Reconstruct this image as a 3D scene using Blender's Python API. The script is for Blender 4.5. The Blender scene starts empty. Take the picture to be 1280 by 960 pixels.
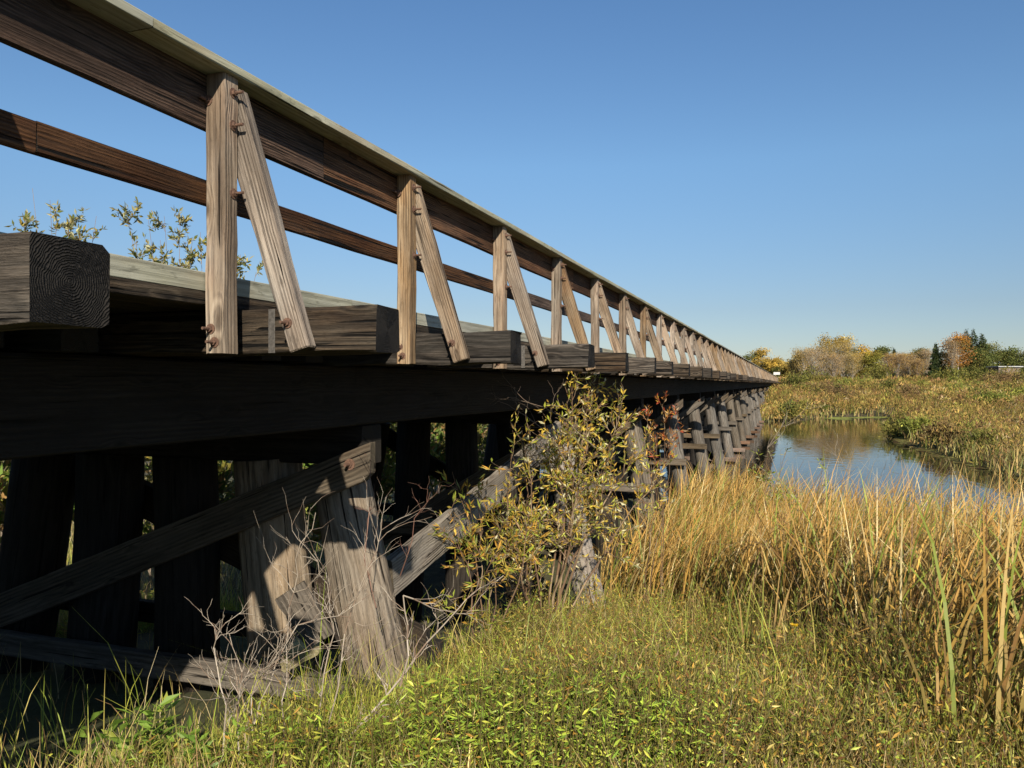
import bpy, math, numpy as np
from mathutils import Vector, Matrix
R = math.radians
scene = bpy.context.scene
C = scene.collection

# ---------------------------------------------------------------- camera
TH = math.atan(0.347)
sT, cT = math.sin(TH), math.cos(TH)
cam_d = bpy.data.cameras.new('camera'); cam_d.sensor_width = 36; cam_d.lens = 28.1
cam_d.clip_start = .05; cam_d.clip_end = 9000
cam = bpy.data.objects.new('camera', cam_d); C.objects.link(cam)
cam.location = (0, 0, 0); cam.rotation_euler = (R(90), 0, TH)
scene.camera = cam
FPX = 1000.0

# ---------------------------------------------------------------- sky, sun, exposure
SUN_A, SUN_EL = R(25.2), R(28.6)          # bearing measured from -Y towards +X
w = bpy.data.worlds.new('World'); scene.world = w; w.use_nodes = True
nt = w.node_tree; bg = nt.nodes['Background']
sky = nt.nodes.new('ShaderNodeTexSky'); sky.sky_type = 'NISHITA'; sky.sun_disc = False
sky.sun_elevation = SUN_EL; sky.sun_rotation = math.pi - SUN_A
sky.air_density = 1.0; sky.dust_density = 0.25; sky.ozone_density = 4.5; sky.altitude = 100
tcw = nt.nodes.new('ShaderNodeTexCoord'); sw = nt.nodes.new('ShaderNodeSeparateXYZ'); nt.links.new(tcw.outputs['Generated'], sw.inputs[0])
hz = nt.nodes.new('ShaderNodeValToRGB'); nt.links.new(sw.outputs[2], hz.inputs[0])      # a clear autumn sky: paler low down, deep blue above
e_ = hz.color_ramp.elements; e_[0].position = .0; e_[0].color = (.93, .88, .9, 1); e_[1].position = .9; e_[1].color = (1.05, 1.15, 1.2, 1)
for p_, c_ in ((.09, (1.0, .93, .92, 1)), (.26, (1.27, 1.37, 1.34, 1)), (.45, (1.16, 1.36, 1.44, 1))):
    q_ = e_.new(p_); q_.color = c_
mw = nt.nodes.new('ShaderNodeMix'); mw.data_type = 'RGBA'; mw.blend_type = 'MULTIPLY'; mw.inputs[0].default_value = 1
nt.links.new(sky.outputs[0], mw.inputs[6]); nt.links.new(hz.outputs[0], mw.inputs[7]); nt.links.new(mw.outputs[2], bg.inputs[0]); bg.inputs[1].default_value = 0.062
sd = bpy.data.lights.new('sun', 'SUN'); sd.energy = 5.0; sd.angle = R(.5); sd.color = (1, .90, .74)
so = bpy.data.objects.new('sun', sd); C.objects.link(so)
sdir = Vector((math.sin(SUN_A)*math.cos(SUN_EL), -math.cos(SUN_A)*math.cos(SUN_EL), math.sin(SUN_EL)))
so.rotation_euler = sdir.to_track_quat('Z', 'Y').to_euler(); so.location = (5, -10, 12)
scene.view_settings.view_transform = 'Standard'; scene.view_settings.look = 'None'
scene.view_settings.exposure = 0.52; scene.view_settings.gamma = 1
scene.cycles.max_bounces = 5; scene.cycles.transparent_max_bounces = 6
scene.cycles.diffuse_bounces = 1

# ---------------------------------------------------------------- helpers
def cw(r, d):                       # camera right / depth -> world x, y
    return (r*cT - d*sT, r*sT + d*cT)
def wc(x, y):                       # world -> camera right, depth
    return (x*cT + y*sT, -x*sT + y*cT)
def px(u, v, d):                    # photograph pixel at depth d -> world point
    x, y = cw((u-640)/FPX*d, d)
    return np.array((x, y, (480-v)/FPX*d))
def tag(o, label=None, cat=None, group=None, kind=None):
    if label: o['label'] = label
    if cat: o['category'] = cat
    if group: o['group'] = group
    if kind: o['kind'] = kind
    return o
def empty(name, loc, label, cat, group=None):
    o = bpy.data.objects.new(name, None); C.objects.link(o); o.location = loc
    o.empty_display_size = .2
    return tag(o, label, cat, group)
def link(name, me, mat=None, parent=None, M=None):
    o = bpy.data.objects.new(name, me); C.objects.link(o)
    if mat and len(me.materials) == 0: me.materials.append(mat)
    if M is not None: o.matrix_world = M
    if parent is not None:
        o.parent = parent
        o.matrix_parent_inverse = PM(parent).inverted()
    return o
_pm = {}
def PM(p):
    # world matrix of a parent (computed without a depsgraph update)
    m = p.matrix_basis.copy()
    while p.parent is not None:
        m = p.parent.matrix_basis @ Matrix.Identity(4) @ m if False else (PM(p.parent) @ p.matrix_parent_inverse @ m)
        break
    return m
def setM(o, M):
    o.matrix_basis = M
def part(name, me, mat, parent, M=Matrix.Identity(4)):
    o = bpy.data.objects.new(name, me); C.objects.link(o)
    if mat and len(me.materials) == 0: me.materials.append(mat)
    o.parent = parent; o.matrix_parent_inverse = PM(parent).inverted(); o.matrix_basis = M
    return o
def part_m(name, me, mat, parent, M):
    if len(me.materials) == 0: me.materials.append(mat)
    o = part(name, me, None, parent, M); o.material_slots[0].link = 'OBJECT'; o.material_slots[0].material = mat; return o
def frame(origin, xdir, zdir):
    x = Vector(xdir).normalized(); z = Vector(zdir); y = z.cross(x).normalized(); z = x.cross(y)
    M = Matrix((x, y, z)).transposed().to_4x4(); M.translation = Vector(origin); return M

def raw_mesh(name, V, F, smooth=False, tint=None, idx=None):
    """V (n,3), F (m,k) with constant k"""
    V = np.asarray(V, np.float32); F = np.asarray(F, np.int32)
    me = bpy.data.meshes.new(name)
    m, k = F.shape
    me.vertices.add(len(V)); me.vertices.foreach_set('co', V.ravel())
    me.loops.add(m*k); me.loops.foreach_set('vertex_index', F.ravel())
    me.polygons.add(m); me.polygons.foreach_set('loop_start', np.arange(0, m*k, k, dtype=np.int32))
    me.polygons.foreach_set('loop_total', np.full(m, k, np.int32))
    me.polygons.foreach_set('use_smooth', np.full(m, smooth, bool))
    if tint is not None:
        a = me.color_attributes.new('tint', 'FLOAT_COLOR', 'POINT')
        t = np.ones((len(V), 4), np.float32); t[:, :3] = tint
        a.data.foreach_set('color', t.ravel())
    me.update(calc_edges=True)
    return me

class Soup:
    """collects quads with a colour each"""
    def __init__(s): s.V = []; s.T = []
    def add(s, Q, col):             # Q (n,4,3), col (n,3)
        Q = np.asarray(Q, np.float32)
        if len(Q) == 0: return
        s.V.append(Q.reshape(-1, 3)); s.T.append(np.repeat(np.broadcast_to(col, (len(Q), 3)), 4, axis=0))
    def mesh(s, name, smooth=False, shift=None):
        V = np.concatenate(s.V); T = np.concatenate(s.T)
        if shift is not None: V = V - np.asarray(shift)
        F = np.arange(len(V)).reshape(-1, 4)
        return raw_mesh(name, V, F, smooth, T)

def unit(a): return a/np.maximum(np.linalg.norm(a, axis=-1, keepdims=True), 1e-9)

def leaves(rng, P, D, L, W, fold=.25):
    """diamond leaves at P, pointing along D, length L, width W -> (n,4,3)"""
    n = len(P); D = unit(D)
    S = unit(np.cross(D, rng.normal(size=(n, 3))))
    N = np.cross(D, S)
    L = np.broadcast_to(L, n)[:, None]; W = np.broadcast_to(W, n)[:, None]
    m = P + D*L*.45 + N*W*fold
    return np.stack([P, m + S*W*.5, P + D*L, m - S*W*.5], axis=1)

def ribbons(rng, P, az, H, Wd, lean, droop, segs=5, twist=True):
    """grass blades. P base (n,3), az heading they bend to, H height, Wd width, lean & droop in radians"""
    n = len(P)
    dirh = np.stack([np.cos(az), np.sin(az), np.zeros(n)], 1)
    face = az + np.pi/2 + (rng.uniform(-1.2, 1.2, n) if twist else 0)
    side = np.stack([np.cos(face), np.sin(face), np.zeros(n)], 1)
    p = P.copy(); step = (H/segs)[:, None]
    pts = [p]; 
    for i in range(segs):
        a = (lean + droop*((i+.5)/segs)**2)[:, None]
        p = p + step*(np.sin(a)*dirh + np.cos(a)*np.array([0, 0, 1.]))
        pts.append(p)
    out = []
    for i in range(segs):
        w0 = (Wd*(1-(i/segs)**2.2)*.5)[:, None]; w1 = (Wd*(1-((i+1)/segs)**2.2)*.5+.0004)[:, None]
        out.append(np.stack([pts[i]-side*w0, pts[i]+side*w0, pts[i+1]+side*w1, pts[i+1]-side*w1], 1))
    return out, pts

def tube_quads(A, B, ra, rb, sides=4):
    """many cylinders A->B (n,3)"""
    A = np.asarray(A, float); B = np.asarray(B, float); n = len(A)
    d = unit(B-A); ref = np.where(np.abs(d[:, 2:3]) > .9, np.array([[1., 0, 0]]), np.array([[0, 0, 1.]]))
    u = unit(np.cross(d, ref)); v = np.cross(d, u)
    ra = np.broadcast_to(ra, n)[:, None]; rb = np.broadcast_to(rb, n)[:, None]
    out = []
    for k in range(sides):
        a0 = 2*np.pi*k/sides; a1 = 2*np.pi*(k+1)/sides
        e0 = u*math.cos(a0)+v*math.sin(a0); e1 = u*math.cos(a1)+v*math.sin(a1)
        out.append(np.stack([A+e0*ra, A+e1*ra, B+e1*rb, B+e0*rb], 1))
    return np.concatenate(out)

def pal(rng, cols, n, jit=.15):
    """random pick from a palette [(weight, (r,g,b)), ...] with brightness jitter"""
    wgt = np.array([c[0] for c in cols], float); wgt /= wgt.sum()
    c = np.array([c[1] for c in cols])[rng.choice(len(cols), n, p=wgt)]
    return c*np.exp(rng.normal(0, jit, (n, 1)))

def vnoise(x, y, s, seed=0):
    """smooth value noise, numpy"""
    x = np.asarray(x, float)/s; y = np.asarray(y, float)/s
    xi = np.floor(x).astype(int); yi = np.floor(y).astype(int); fx = x-xi; fy = y-yi
    fx = fx*fx*(3-2*fx); fy = fy*fy*(3-2*fy)
    def h(a, b):
        v = np.sin(a*127.1+b*311.7+seed*74.7)*43758.5453; return v-np.floor(v)
    return (h(xi, yi)*(1-fx)+h(xi+1, yi)*fx)*(1-fy)+(h(xi, yi+1)*(1-fx)+h(xi+1, yi+1)*fx)*fy

# ---------------------------------------------------------------- materials
def nodemat(name):
    m = bpy.data.materials.new(name); m.use_nodes = True
    t = m.node_tree; b = t.nodes['Principled BSDF']; return m, t, b
def N(t, kind, **kw):
    n = t.nodes.new('ShaderNode'+kind)
    for k, v in kw.items():
        if k in n.inputs.keys() if isinstance(k, str) else False: n.inputs[k].default_value = v
        else: setattr(n, k, v)
    return n
def ramp(t, src, stops, interp='LINEAR'):
    n = t.nodes.new('ShaderNodeValToRGB'); e = n.color_ramp.elements; n.color_ramp.interpolation = interp
    while len(e) < len(stops): e.new(.5)
    for el, (p, c) in zip(e, stops):
        el.position = p; el.color = (*c, 1) if len(c) == 3 else c
    t.links.new(src, n.inputs[0]); return n.outputs[0]
def mix(t, fac, a, b, mode='MIX'):
    n = t.nodes.new('ShaderNodeMix'); n.data_type = 'RGBA'; n.blend_type = mode
    for s, v in ((0, fac), (6, a), (7, b)):
        if isinstance(v, (int, float)): n.inputs[s].default_value = v
        elif isinstance(v, tuple): n.inputs[s].default_value = (*v, 1)
        else: t.links.new(v, n.inputs[s])
    return n.outputs[2]
def math_(t, op, a, b=None, c=None):
    n = t.nodes.new('ShaderNodeMath'); n.operation = op
    for i, v in enumerate((a, b, c)):
        if v is None: continue
        if isinstance(v, (int, float)): n.inputs[i].default_value = v
        else: t.links.new(v, n.inputs[i])
    return n.outputs[0]
def noise(t, vec, scale, detail=4, rough=.6, dist=0):
    n = t.nodes.new('ShaderNodeTexNoise'); n.inputs['Scale'].default_value = scale
    n.inputs['Detail'].default_value = detail; n.inputs['Roughness'].default_value = rough
    n.inputs['Distortion'].default_value = dist
    if vec is not None: t.links.new(vec, n.inputs['Vector'])
    return n.outputs[0]
def mapping(t, vec, scale, loc=(0, 0, 0)):
    n = t.nodes.new('ShaderNodeMapping'); n.inputs['Scale'].default_value = scale; n.inputs['Location'].default_value = loc
    t.links.new(vec, n.inputs['Vector']); return n.outputs[0]

def wood(name, pale, mid, dark, wet=.5, bump=.6, rings=150, endcol=(.05, .042, .035), knots=True, dirt=.5, axis_z=False, greyed=(.30, .28, .25), greyamt=.4, spread=.35, wobble=.05, cracks=.36):
    """weathered timber; local X (or Z) is the long axis"""
    m, t, b = nodemat(name)
    tc = t.nodes.new('ShaderNodeTexCoord'); oi = t.nodes.new('ShaderNodeObjectInfo')
    add = t.nodes.new('ShaderNodeVectorMath'); add.operation = 'ADD'
    cmb = t.nodes.new('ShaderNodeCombineXYZ')
    rnd = math_(t, 'MULTIPLY', oi.outputs['Random'], 37.0); t.links.new(rnd, cmb.inputs[2 if axis_z else 0])
    t.links.new(tc.outputs['Object'], add.inputs[0]); t.links.new(cmb.outputs[0], add.inputs[1])
    v = add.outputs[0]
    S = (lambda l, c: (c, c, l)) if axis_z else (lambda l, c: (l, c, c))
    # growth rings round an off-centre pith, wobbling along the length
    warp = noise(t, mapping(t, v, S(1.3, 4)), 1, 3)
    sep = t.nodes.new('ShaderNodeSeparateXYZ'); t.links.new(v, sep.inputs[0])
    a, c2 = (sep.outputs[0], sep.outputs[1]) if axis_z else (sep.outputs[1], sep.outputs[2])
    if axis_z:
        ang = t.nodes.new('ShaderNodeMath'); ang.operation = 'ARCTAN2'
        t.links.new(a, ang.inputs[0]); t.links.new(c2, ang.inputs[1])
        ringsv = math_(t, 'MULTIPLY', ang.outputs[0], 9.0)
        ph = math_(t, 'ADD', ringsv, math_(t, 'MULTIPLY', warp, 9.0))
    else:
        a2 = math_(t, 'POWER', math_(t, 'ADD', a, .021), 2.0); b2 = math_(t, 'POWER', math_(t, 'ADD', c2, .034), 2.0)
        rad = math_(t, 'SQRT', math_(t, 'ADD', a2, b2))
        vor = t.nodes.new('ShaderNodeTexVoronoi'); vor.feature = 'F1'; vor.inputs['Scale'].default_value = 1
        t.links.new(mapping(t, v, (2.1, 6.5, 6.5)), vor.inputs['Vector'])
        kn = ramp(t, vor.outputs['Distance'], [(0, (1, 1, 1)), (.28, (0, 0, 0))]) if knots else None
        r2 = math_(t, 'ADD', rad, math_(t, 'MULTIPLY', warp, wobble))
        if knots: r2 = math_(t, 'ADD', r2, math_(t, 'MULTIPLY', kn, .035))
        ph = math_(t, 'MULTIPLY', r2, float(rings))
    ring = math_(t, 'MULTIPLY_ADD', math_(t, 'SINE', math_(t, 'MULTIPLY', ph, 2.2)), .5, .5)
    streak = noise(t, mapping(t, v, S(1.6, 75)), 1, 5, .7)
    crack = ramp(t, noise(t, mapping(t, v, S(.9, 42)), 1, 3, .5), [(.0, (1, 1, 1)), (cracks-.04, (1, 1, 1)), (cracks+.01, (0, 0, 0)), (1, (0, 0, 0))])
    blotch = noise(t, mapping(t, v, S(1.6, 7)), 1, 5, .6, .4)
    # growth rings show strongly in some patches and are worn away in others
    rs_ = ramp(t, noise(t, mapping(t, v, S(2.2, 5), (3, 5, 9)), 1, 3), [(.35, (.04, .04, .04)), (.68, (.34, .34, .34))])
    fine = noise(t, mapping(t, v, S(3.5, 190)), 1, 3, .6)
    g = math_(t, 'ADD', math_(t, 'MULTIPLY', math_(t, 'SUBTRACT', ring, .5), rs_), math_(t, 'ADD', math_(t, 'MULTIPLY_ADD', streak, .85, -.17), math_(t, 'MULTIPLY', fine, .42)))
    col = ramp(t, g, [(.22, dark), (.45, mid), (.78, pale)])
    gm = ramp(t, blotch, [(.35, (0, 0, 0)), (.68, (1, 1, 1))])
    col = mix(t, math_(t, 'MULTIPLY', gm, greyamt), col, mix(t, ring, tuple(x*.62 for x in greyed), greyed))
    dk = ramp(t, noise(t, mapping(t, v, S(.9, 5), (7, 3, 1)), 1, 5, .65), [(.42, (0, 0, 0)), (.62, (1, 1, 1))])
    col = mix(t, math_(t, 'MULTIPLY', dk, dirt), col, tuple(x*.30 for x in mid))
    speck = ramp(t, noise(t, mapping(t, v, S(9, 40), (1, 8, 2)), 1, 3, .7), [(.60, (0, 0, 0)), (.66, (1, 1, 1))])
    col = mix(t, math_(t, 'MULTIPLY', speck, .45), col, tuple(x*.25 for x in mid))
    rust_ = ramp(t, noise(t, mapping(t, v, S(1.1, 3), (4, 2, 6)), 1, 4, .6), [(.52, (0, 0, 0)), (.72, (1, 1, 1))])
    col = mix(t, math_(t, 'MULTIPLY', rust_, .35), col, (mid[0]*1.05, mid[1]*.72, mid[2]*.5))
    # each timber a little lighter or darker than the next
    hv = t.nodes.new('ShaderNodeHueSaturation'); t.links.new(col, hv.inputs['Color'])
    t.links.new(math_(t, 'MULTIPLY_ADD', oi.outputs['Random'], spread*2, 1-spread), hv.inputs['Value'])
    r2_ = math_(t, 'FRACT', math_(t, 'MULTIPLY', oi.outputs['Random'], 17.3))
    t.links.new(math_(t, 'MULTIPLY_ADD', r2_, .6, .5), hv.inputs['Saturation'])
    col = hv.outputs[0]
    col = mix(t, crack, col, tuple(x*.3 for x in dark))
    if knots and not axis_z:
        kc = ramp(t, vor.outputs['Distance'], [(0, (.3, .3, .3)), (.05, (.5, .5, .5)), (.085, (1, 1, 1)), (.13, (0, 0, 0))])
        col = mix(t, math_(t, 'MULTIPLY', kc, .75), col, tuple(x*.5 for x in dark))
    # sawn ends
    geo = t.nodes.new('ShaderNodeTexCoord'); sn = t.nodes.new('ShaderNodeSeparateXYZ'); t.links.new(geo.outputs['Normal'], sn.inputs[0])
    isend = math_(t, 'GREATER_THAN', math_(t, 'ABSOLUTE', sn.outputs[2 if axis_z else 0]), .8)
    so_ = t.nodes.new('ShaderNodeSeparateXYZ'); t.links.new(tc.outputs['Object'], so_.inputs[0])
    ea, eb = (so_.outputs[0], so_.outputs[1]) if axis_z else (so_.outputs[1], so_.outputs[2])
    er = math_(t, 'SQRT', math_(t, 'ADD', math_(t, 'POWER', ea, 2.0), math_(t, 'POWER', eb, 2.0)))
    er = math_(t, 'ADD', er, math_(t, 'MULTIPLY', noise(t, tc.outputs['Object'], 14, 3), .03))
    ering = math_(t, 'MULTIPLY_ADD', math_(t, 'SINE', math_(t, 'MULTIPLY', math_(t, 'ADD', er, math_(t, 'MULTIPLY', noise(t, tc.outputs['Object'], 60, 3), .006)), 1000.0)), .5, .5)
    ea_ = t.nodes.new('ShaderNodeMath'); ea_.operation = 'ARCTAN2'; t.links.new(eb, ea_.inputs[0]); t.links.new(ea, ea_.inputs[1])
    spl = noise(t, None, 1, 2); sn_ = spl.node; sc_ = t.nodes.new('ShaderNodeCombineXYZ'); t.links.new(math_(t, 'MULTIPLY', ea_.outputs[0], 3.2), sc_.inputs[0]); t.links.new(math_(t, 'MULTIPLY', er, 6.0), sc_.inputs[1]); t.links.new(oi.outputs['Random'], sc_.inputs[2]); t.links.new(sc_.outputs[0], sn_.inputs['Vector'])
    spl = ramp(t, spl, [(.0, (1, 1, 1)), (.33, (1, 1, 1)), (.36, (0, 0, 0))])
    en = noise(t, tc.outputs['Object'], 55, 5, .7)
    ecol = mix(t, math_(t, 'MULTIPLY', ering, en), tuple(x*.35 for x in endcol), tuple(x*2.2 for x in endcol))
    ecol = mix(t, spl, ecol, tuple(x*.1 for x in endcol))
    col = mix(t, isend, col, ecol)
    t.links.new(col, b.inputs['Base Color']); b.inputs['Roughness'].default_value = .82
    b.inputs['Specular IOR Level'].default_value = .25
    hgt = math_(t, 'SUBTRACT', g, math_(t, 'MULTIPLY', crack, 1.2))
    hgt = mix(t, isend, hgt, math_(t, 'MULTIPLY_ADD', ering, .5, math_(t, 'MULTIPLY', en, 1.2)))
    bp = t.nodes.new('ShaderNodeBump'); bp.inputs['Strength'].default_value = bump; bp.inputs['Distance'].default_value = .008
    t.links.new(hgt, bp.inputs['Height']); t.links.new(bp.outputs[0], b.inputs['Normal'])
    return m

M_post = wood('weathered_post_wood', (.46, .335, .20), (.27, .17, .09), (.05, .028, .015), bump=1.3, rings=190, wobble=.03, cracks=.37, greyamt=.6, greyed=(.39, .335, .26), dirt=.7, spread=.26)
M_rail = wood('stained_rail_wood', (.27, .125, .048), (.10, .042, .016), (.012, .007, .005), bump=1.6, rings=200, wobble=.04, cracks=.38, greyamt=.18, greyed=(.15, .125, .10), dirt=.85, spread=.25)
M_cap = wood('treated_pine', (.50, .48, .33), (.37, .36, .24), (.20, .19, .12), bump=.5, rings=90, greyamt=.6, greyed=(.50, .50, .43), dirt=.35, spread=.08, endcol=(.3, .27, .2))
M_tie = wood('creosoted_tie_wood', (.165, .11, .062), (.042, .027, .015), (.006, .0045, .0035), bump=1.8, rings=150, cracks=.39, greyamt=.5, greyed=(.14, .12, .09), dirt=.5, spread=.25, endcol=(.022, .019, .017))
M_dark = wood('creosoted_beam_wood', (.032, .025, .018), (.016, .012, .009), (.006, .005, .004), bump=1, greyamt=.5, greyed=(.03, .026, .021), dirt=.5, endcol=(.03, .025, .02))  # creosote tone, darkened further to stand in for shade under the deck
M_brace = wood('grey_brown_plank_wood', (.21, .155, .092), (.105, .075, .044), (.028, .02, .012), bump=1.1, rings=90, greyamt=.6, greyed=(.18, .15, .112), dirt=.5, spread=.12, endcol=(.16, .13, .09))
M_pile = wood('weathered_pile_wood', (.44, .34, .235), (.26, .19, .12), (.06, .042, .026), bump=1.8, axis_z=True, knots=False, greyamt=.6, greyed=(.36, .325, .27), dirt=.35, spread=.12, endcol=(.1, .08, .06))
M_dpile = wood('shade_toned_pile_wood', (.05, .04, .028), (.024, .018, .013), (.008, .006, .004), bump=1.3, axis_z=True, knots=False, greyamt=.5, greyed=(.04, .034, .028), dirt=.4)  # darker copy of the pile wood; deck shade is put into its colour
M_dbrace = wood('shade_toned_plank_wood', (.06, .046, .03), (.03, .022, .015), (.009, .007, .005), bump=1, rings=90, greyamt=.5, greyed=(.05, .043, .034), dirt=.4)  # plank wood again, with the shade on the rear timbers in its colour
M_plank = wood('pale_weathered_plank_wood', (.42, .34, .225), (.25, .19, .12), (.07, .05, .03), bump=1.2, rings=110, greyamt=.6, greyed=(.37, .32, .245), dirt=.35, spread=.1, endcol=(.16, .13, .09))
M_fpile = wood('old_grey_pile_wood', (.22, .185, .145), (.12, .098, .072), (.03, .023, .017), bump=1.6, axis_z=True, knots=False, greyamt=.6, greyed=(.19, .17, .14), dirt=.45, spread=.3, endcol=(.06, .05, .04))
M_wet = wood('rusty_wet_wood', (.26, .15, .085), (.15, .085, .05), (.05, .03, .02), bump=.8, greyamt=.2, dirt=.4)

def simple(name, col, rough=.7, metal=0, bumpscale=None, var=None):
    m, t, b = nodemat(name); b.inputs['Roughness'].default_value = rough; b.inputs['Metallic'].default_value = metal
    tc = t.nodes.new('ShaderNodeTexCoord')
    n = noise(t, tc.outputs['Object'], bumpscale or 20, 5, .65)
    c = ramp(t, n, [(.3, tuple(x*.6 for x in col)), (.7, tuple(min(1, x*1.3) for x in (var or col)))])
    t.links.new(c, b.inputs['Base Color'])
    bp = t.nodes.new('ShaderNodeBump'); bp.inputs['Strength'].default_value = .5; bp.inputs['Distance'].default_value = .004
    t.links.new(n, bp.inputs['Height']); t.links.new(bp.outputs[0], b.inputs['Normal'])
    return m
M_rust = simple('rusty_iron', (.10, .06, .045), .75, .25, 90, (.16, .09, .06))
M_strap = simple('dull_steel_strap', (.13, .12, .11), .6, .6, 60)
M_white = simple('white_painted_board', (.6, .6, .58), .6)
M_rock = simple('lichened_stone', (.24, .19, .11), .9, 0, 9, (.30, .27, .14))
M_roof = simple('pale_sheet_roof', (.42, .43, .44), .5, 0, 3)
M_siding = simple('brown_siding', (.18, .14, .11), .8, 0, 3)
M_duck = simple('floating_duckweed', (.30, .34, .09), .8, 0, 12, (.42, .44, .14))

def leafmat(name, trans=.35, rough=.55, spec=.3):
    m, t, b = nodemat(name)
    at = t.nodes.new('ShaderNodeAttribute'); at.attribute_name = 'tint'
    t.links.new(at.outputs['Color'], b.inputs['Base Color']); b.inputs['Roughness'].default_value = rough
    b.inputs['Specular IOR Level'].default_value = spec
    if trans > 0:
        tr = t.nodes.new('ShaderNodeBsdfTranslucent'); ms = t.nodes.new('ShaderNodeMixShader'); ms.inputs[0].default_value = trans
        t.links.new(at.outputs['Color'], tr.inputs['Color'])
        t.links.new(b.outputs[0], ms.inputs[1]); t.links.new(tr.outputs[0], ms.inputs[2])
        t.links.new(ms.outputs[0], t.nodes['Material Output'].inputs['Surface'])
    return m
M_leaf = leafmat('leaf_surface', .42, .45, .4)
M_blade = leafmat('reed_blade_surface', .30, .5, .3)
M_twig = leafmat('twig_bark', 0, .8, .2)
M_far = leafmat('far_foliage', .3, .8, .1)

m, t, b = nodemat('damp_earth_and_litter')
tc = t.nodes.new('ShaderNodeTexCoord'); n1 = noise(t, tc.outputs['Object'], 3, 8, .7); n2 = noise(t, tc.outputs['Object'], .12, 4)
c = ramp(t, n1, [(.3, (.028, .022, .012)), (.5, (.06, .05, .022)), (.7, (.11, .095, .04))])
c = mix(t, ramp(t, n2, [(.4, (0, 0, 0)), (.6, (1, 1, 1))]), c, mix(t, n1, (.03, .04, .012), (.11, .12, .035)))
t.links.new(c, b.inputs['Base Color']); b.inputs['Roughness'].default_value = .95
bp = t.nodes.new('ShaderNodeBump'); bp.inputs['Distance'].default_value = .06; t.links.new(n1, bp.inputs['Height']); t.links.new(bp.outputs[0], b.inputs['Normal'])
M_ground = m

m, t, b = nodemat('pond_water')
tc = t.nodes.new('ShaderNodeTexCoord')
b.inputs['Base Color'].default_value = (.012, .014, .010, 1); b.inputs['Roughness'].default_value = .035; b.inputs['IOR'].default_value = 1.33
wv = noise(t, mapping(t, tc.outputs['Object'], (2.2, 1.1, 1)), 1.0, 3, .5)
wb = noise(t, mapping(t, tc.outputs['Object'], (.25, .12, 1)), 1.0, 2, .5)
bp = t.nodes.new('ShaderNodeBump'); bp.inputs['Strength'].default_value = .16; bp.inputs['Distance'].default_value = .05
t.links.new(math_(t, 'ADD', wv, wb), bp.inputs['Height']); t.links.new(bp.outputs[0], b.inputs['Normal'])
M_water = m

# ---------------------------------------------------------------- terrain and water
WATER = -4.0
pond_rd = [(34, 8), (12, 12), (9.2, 13.6), (8.2, 19), (7.0, 24), (5.4, 27.5), (2.4, 30), (.6, 35), (17.4, 83.6), (26, 83), (33, 90), (38, 95), (47, 98), (43, 90),
           (38, 78), (29.6, 60), (26, 50), (24.0, 43), (21.3, 34), (23, 25), (34, 19)]
pond = np.array([cw(*p) for p in pond_rd])
def sdf(x, y):
    """signed distance to the pond outline, negative in the water"""
    x = np.asarray(x, float); y = np.asarray(y, float)
    P = np.stack([x, y], -1); dmin = np.full(x.shape, 1e9); inside = np.zeros(x.shape, bool)
    n = len(pond)
    for i in range(n):
        a = pond[i]; bq = pond[(i+1) % n]; e = bq-a; wv_ = P-a
        tt = np.clip((wv_@e)/(e@e), 0, 1); q = wv_-tt[..., None]*e
        dmin = np.minimum(dmin, np.hypot(q[..., 0], q[..., 1]))
        cond = ((a[1] > y) != (bq[1] > y)) & (x < (bq[0]-a[0])*(y-a[1])/(bq[1]-a[1]+1e-12)+a[0])
        inside ^= cond
    return np.where(inside, -dmin, dmin)
def ground_h(x, y):
    x = np.asarray(x, float); y = np.asarray(y, float)
    r, d = wc(x, y); s = sdf(x, y)
    near = -1.2 - .2*np.clip(d, 1.5, 13.7)
    near = np.where(d < 1.5, -1.5, near)
    nearw = np.clip((34-d)/6, 0, 1)
    far = -3.86 + np.clip((d-88)/110, 0, 1)*3.5 + np.clip((d-198)/300, 0, 1)*1.5
    h = near*nearw + far*(1-nearw)
    h = h + (vnoise(x, y, 2.3, 3)-.5)*.16*np.clip(s/3, 0, 1) + (vnoise(x, y, 30, 5)-.5)*.5*np.clip((d-90)/60, 0, 1)
    h = np.where(y < 2, h+(-.25-h)*np.clip((-.8-y)/2.2, 0, 1)*np.clip((-1.9-x)/1.0, 0, 1)*np.clip((12+x)/3, 0, 1), h)   # unseen earth bank, raised to block light from under the bridge
    wet = np.clip((.4-s)/2.0, 0, 1)
    return h*(1-wet) + (WATER-1.1)*wet
na, nr = 300, 230
ang = np.linspace(0, 2*np.pi, na, endpoint=False)
rad = np.concatenate([[0.001], .6*np.exp(np.linspace(0, math.log(4500/.6), nr-1))])
# finer angles where the camera looks
A, Rr = np.meshgrid(ang, rad); X = A*0; X = Rr*np.cos(A); Y = Rr*np.sin(A)
Z = ground_h(X, Y)
V = np.stack([X, Y, Z], -1).reshape(-1, 3)
ii, jj = np.meshgrid(np.arange(nr-1), np.arange(na), indexing='ij')
F = np.stack([ii*na+jj, (ii+1)*na+jj, (ii+1)*na+(jj+1) % na, ii*na+(jj+1) % na], -1).reshape(-1, 4)
g = link('ground', raw_mesh('ground', V, F, True), M_ground); tag(g, kind='structure')
wp = pond
from mathutils.geometry import tessellate_polygon
cx, cy = cw(5, 45)
wm = raw_mesh('water', [(-260, -60, WATER), (260, -60, WATER), (260, 230, WATER), (-260, 230, WATER)], [(0, 1, 2, 3)])
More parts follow.
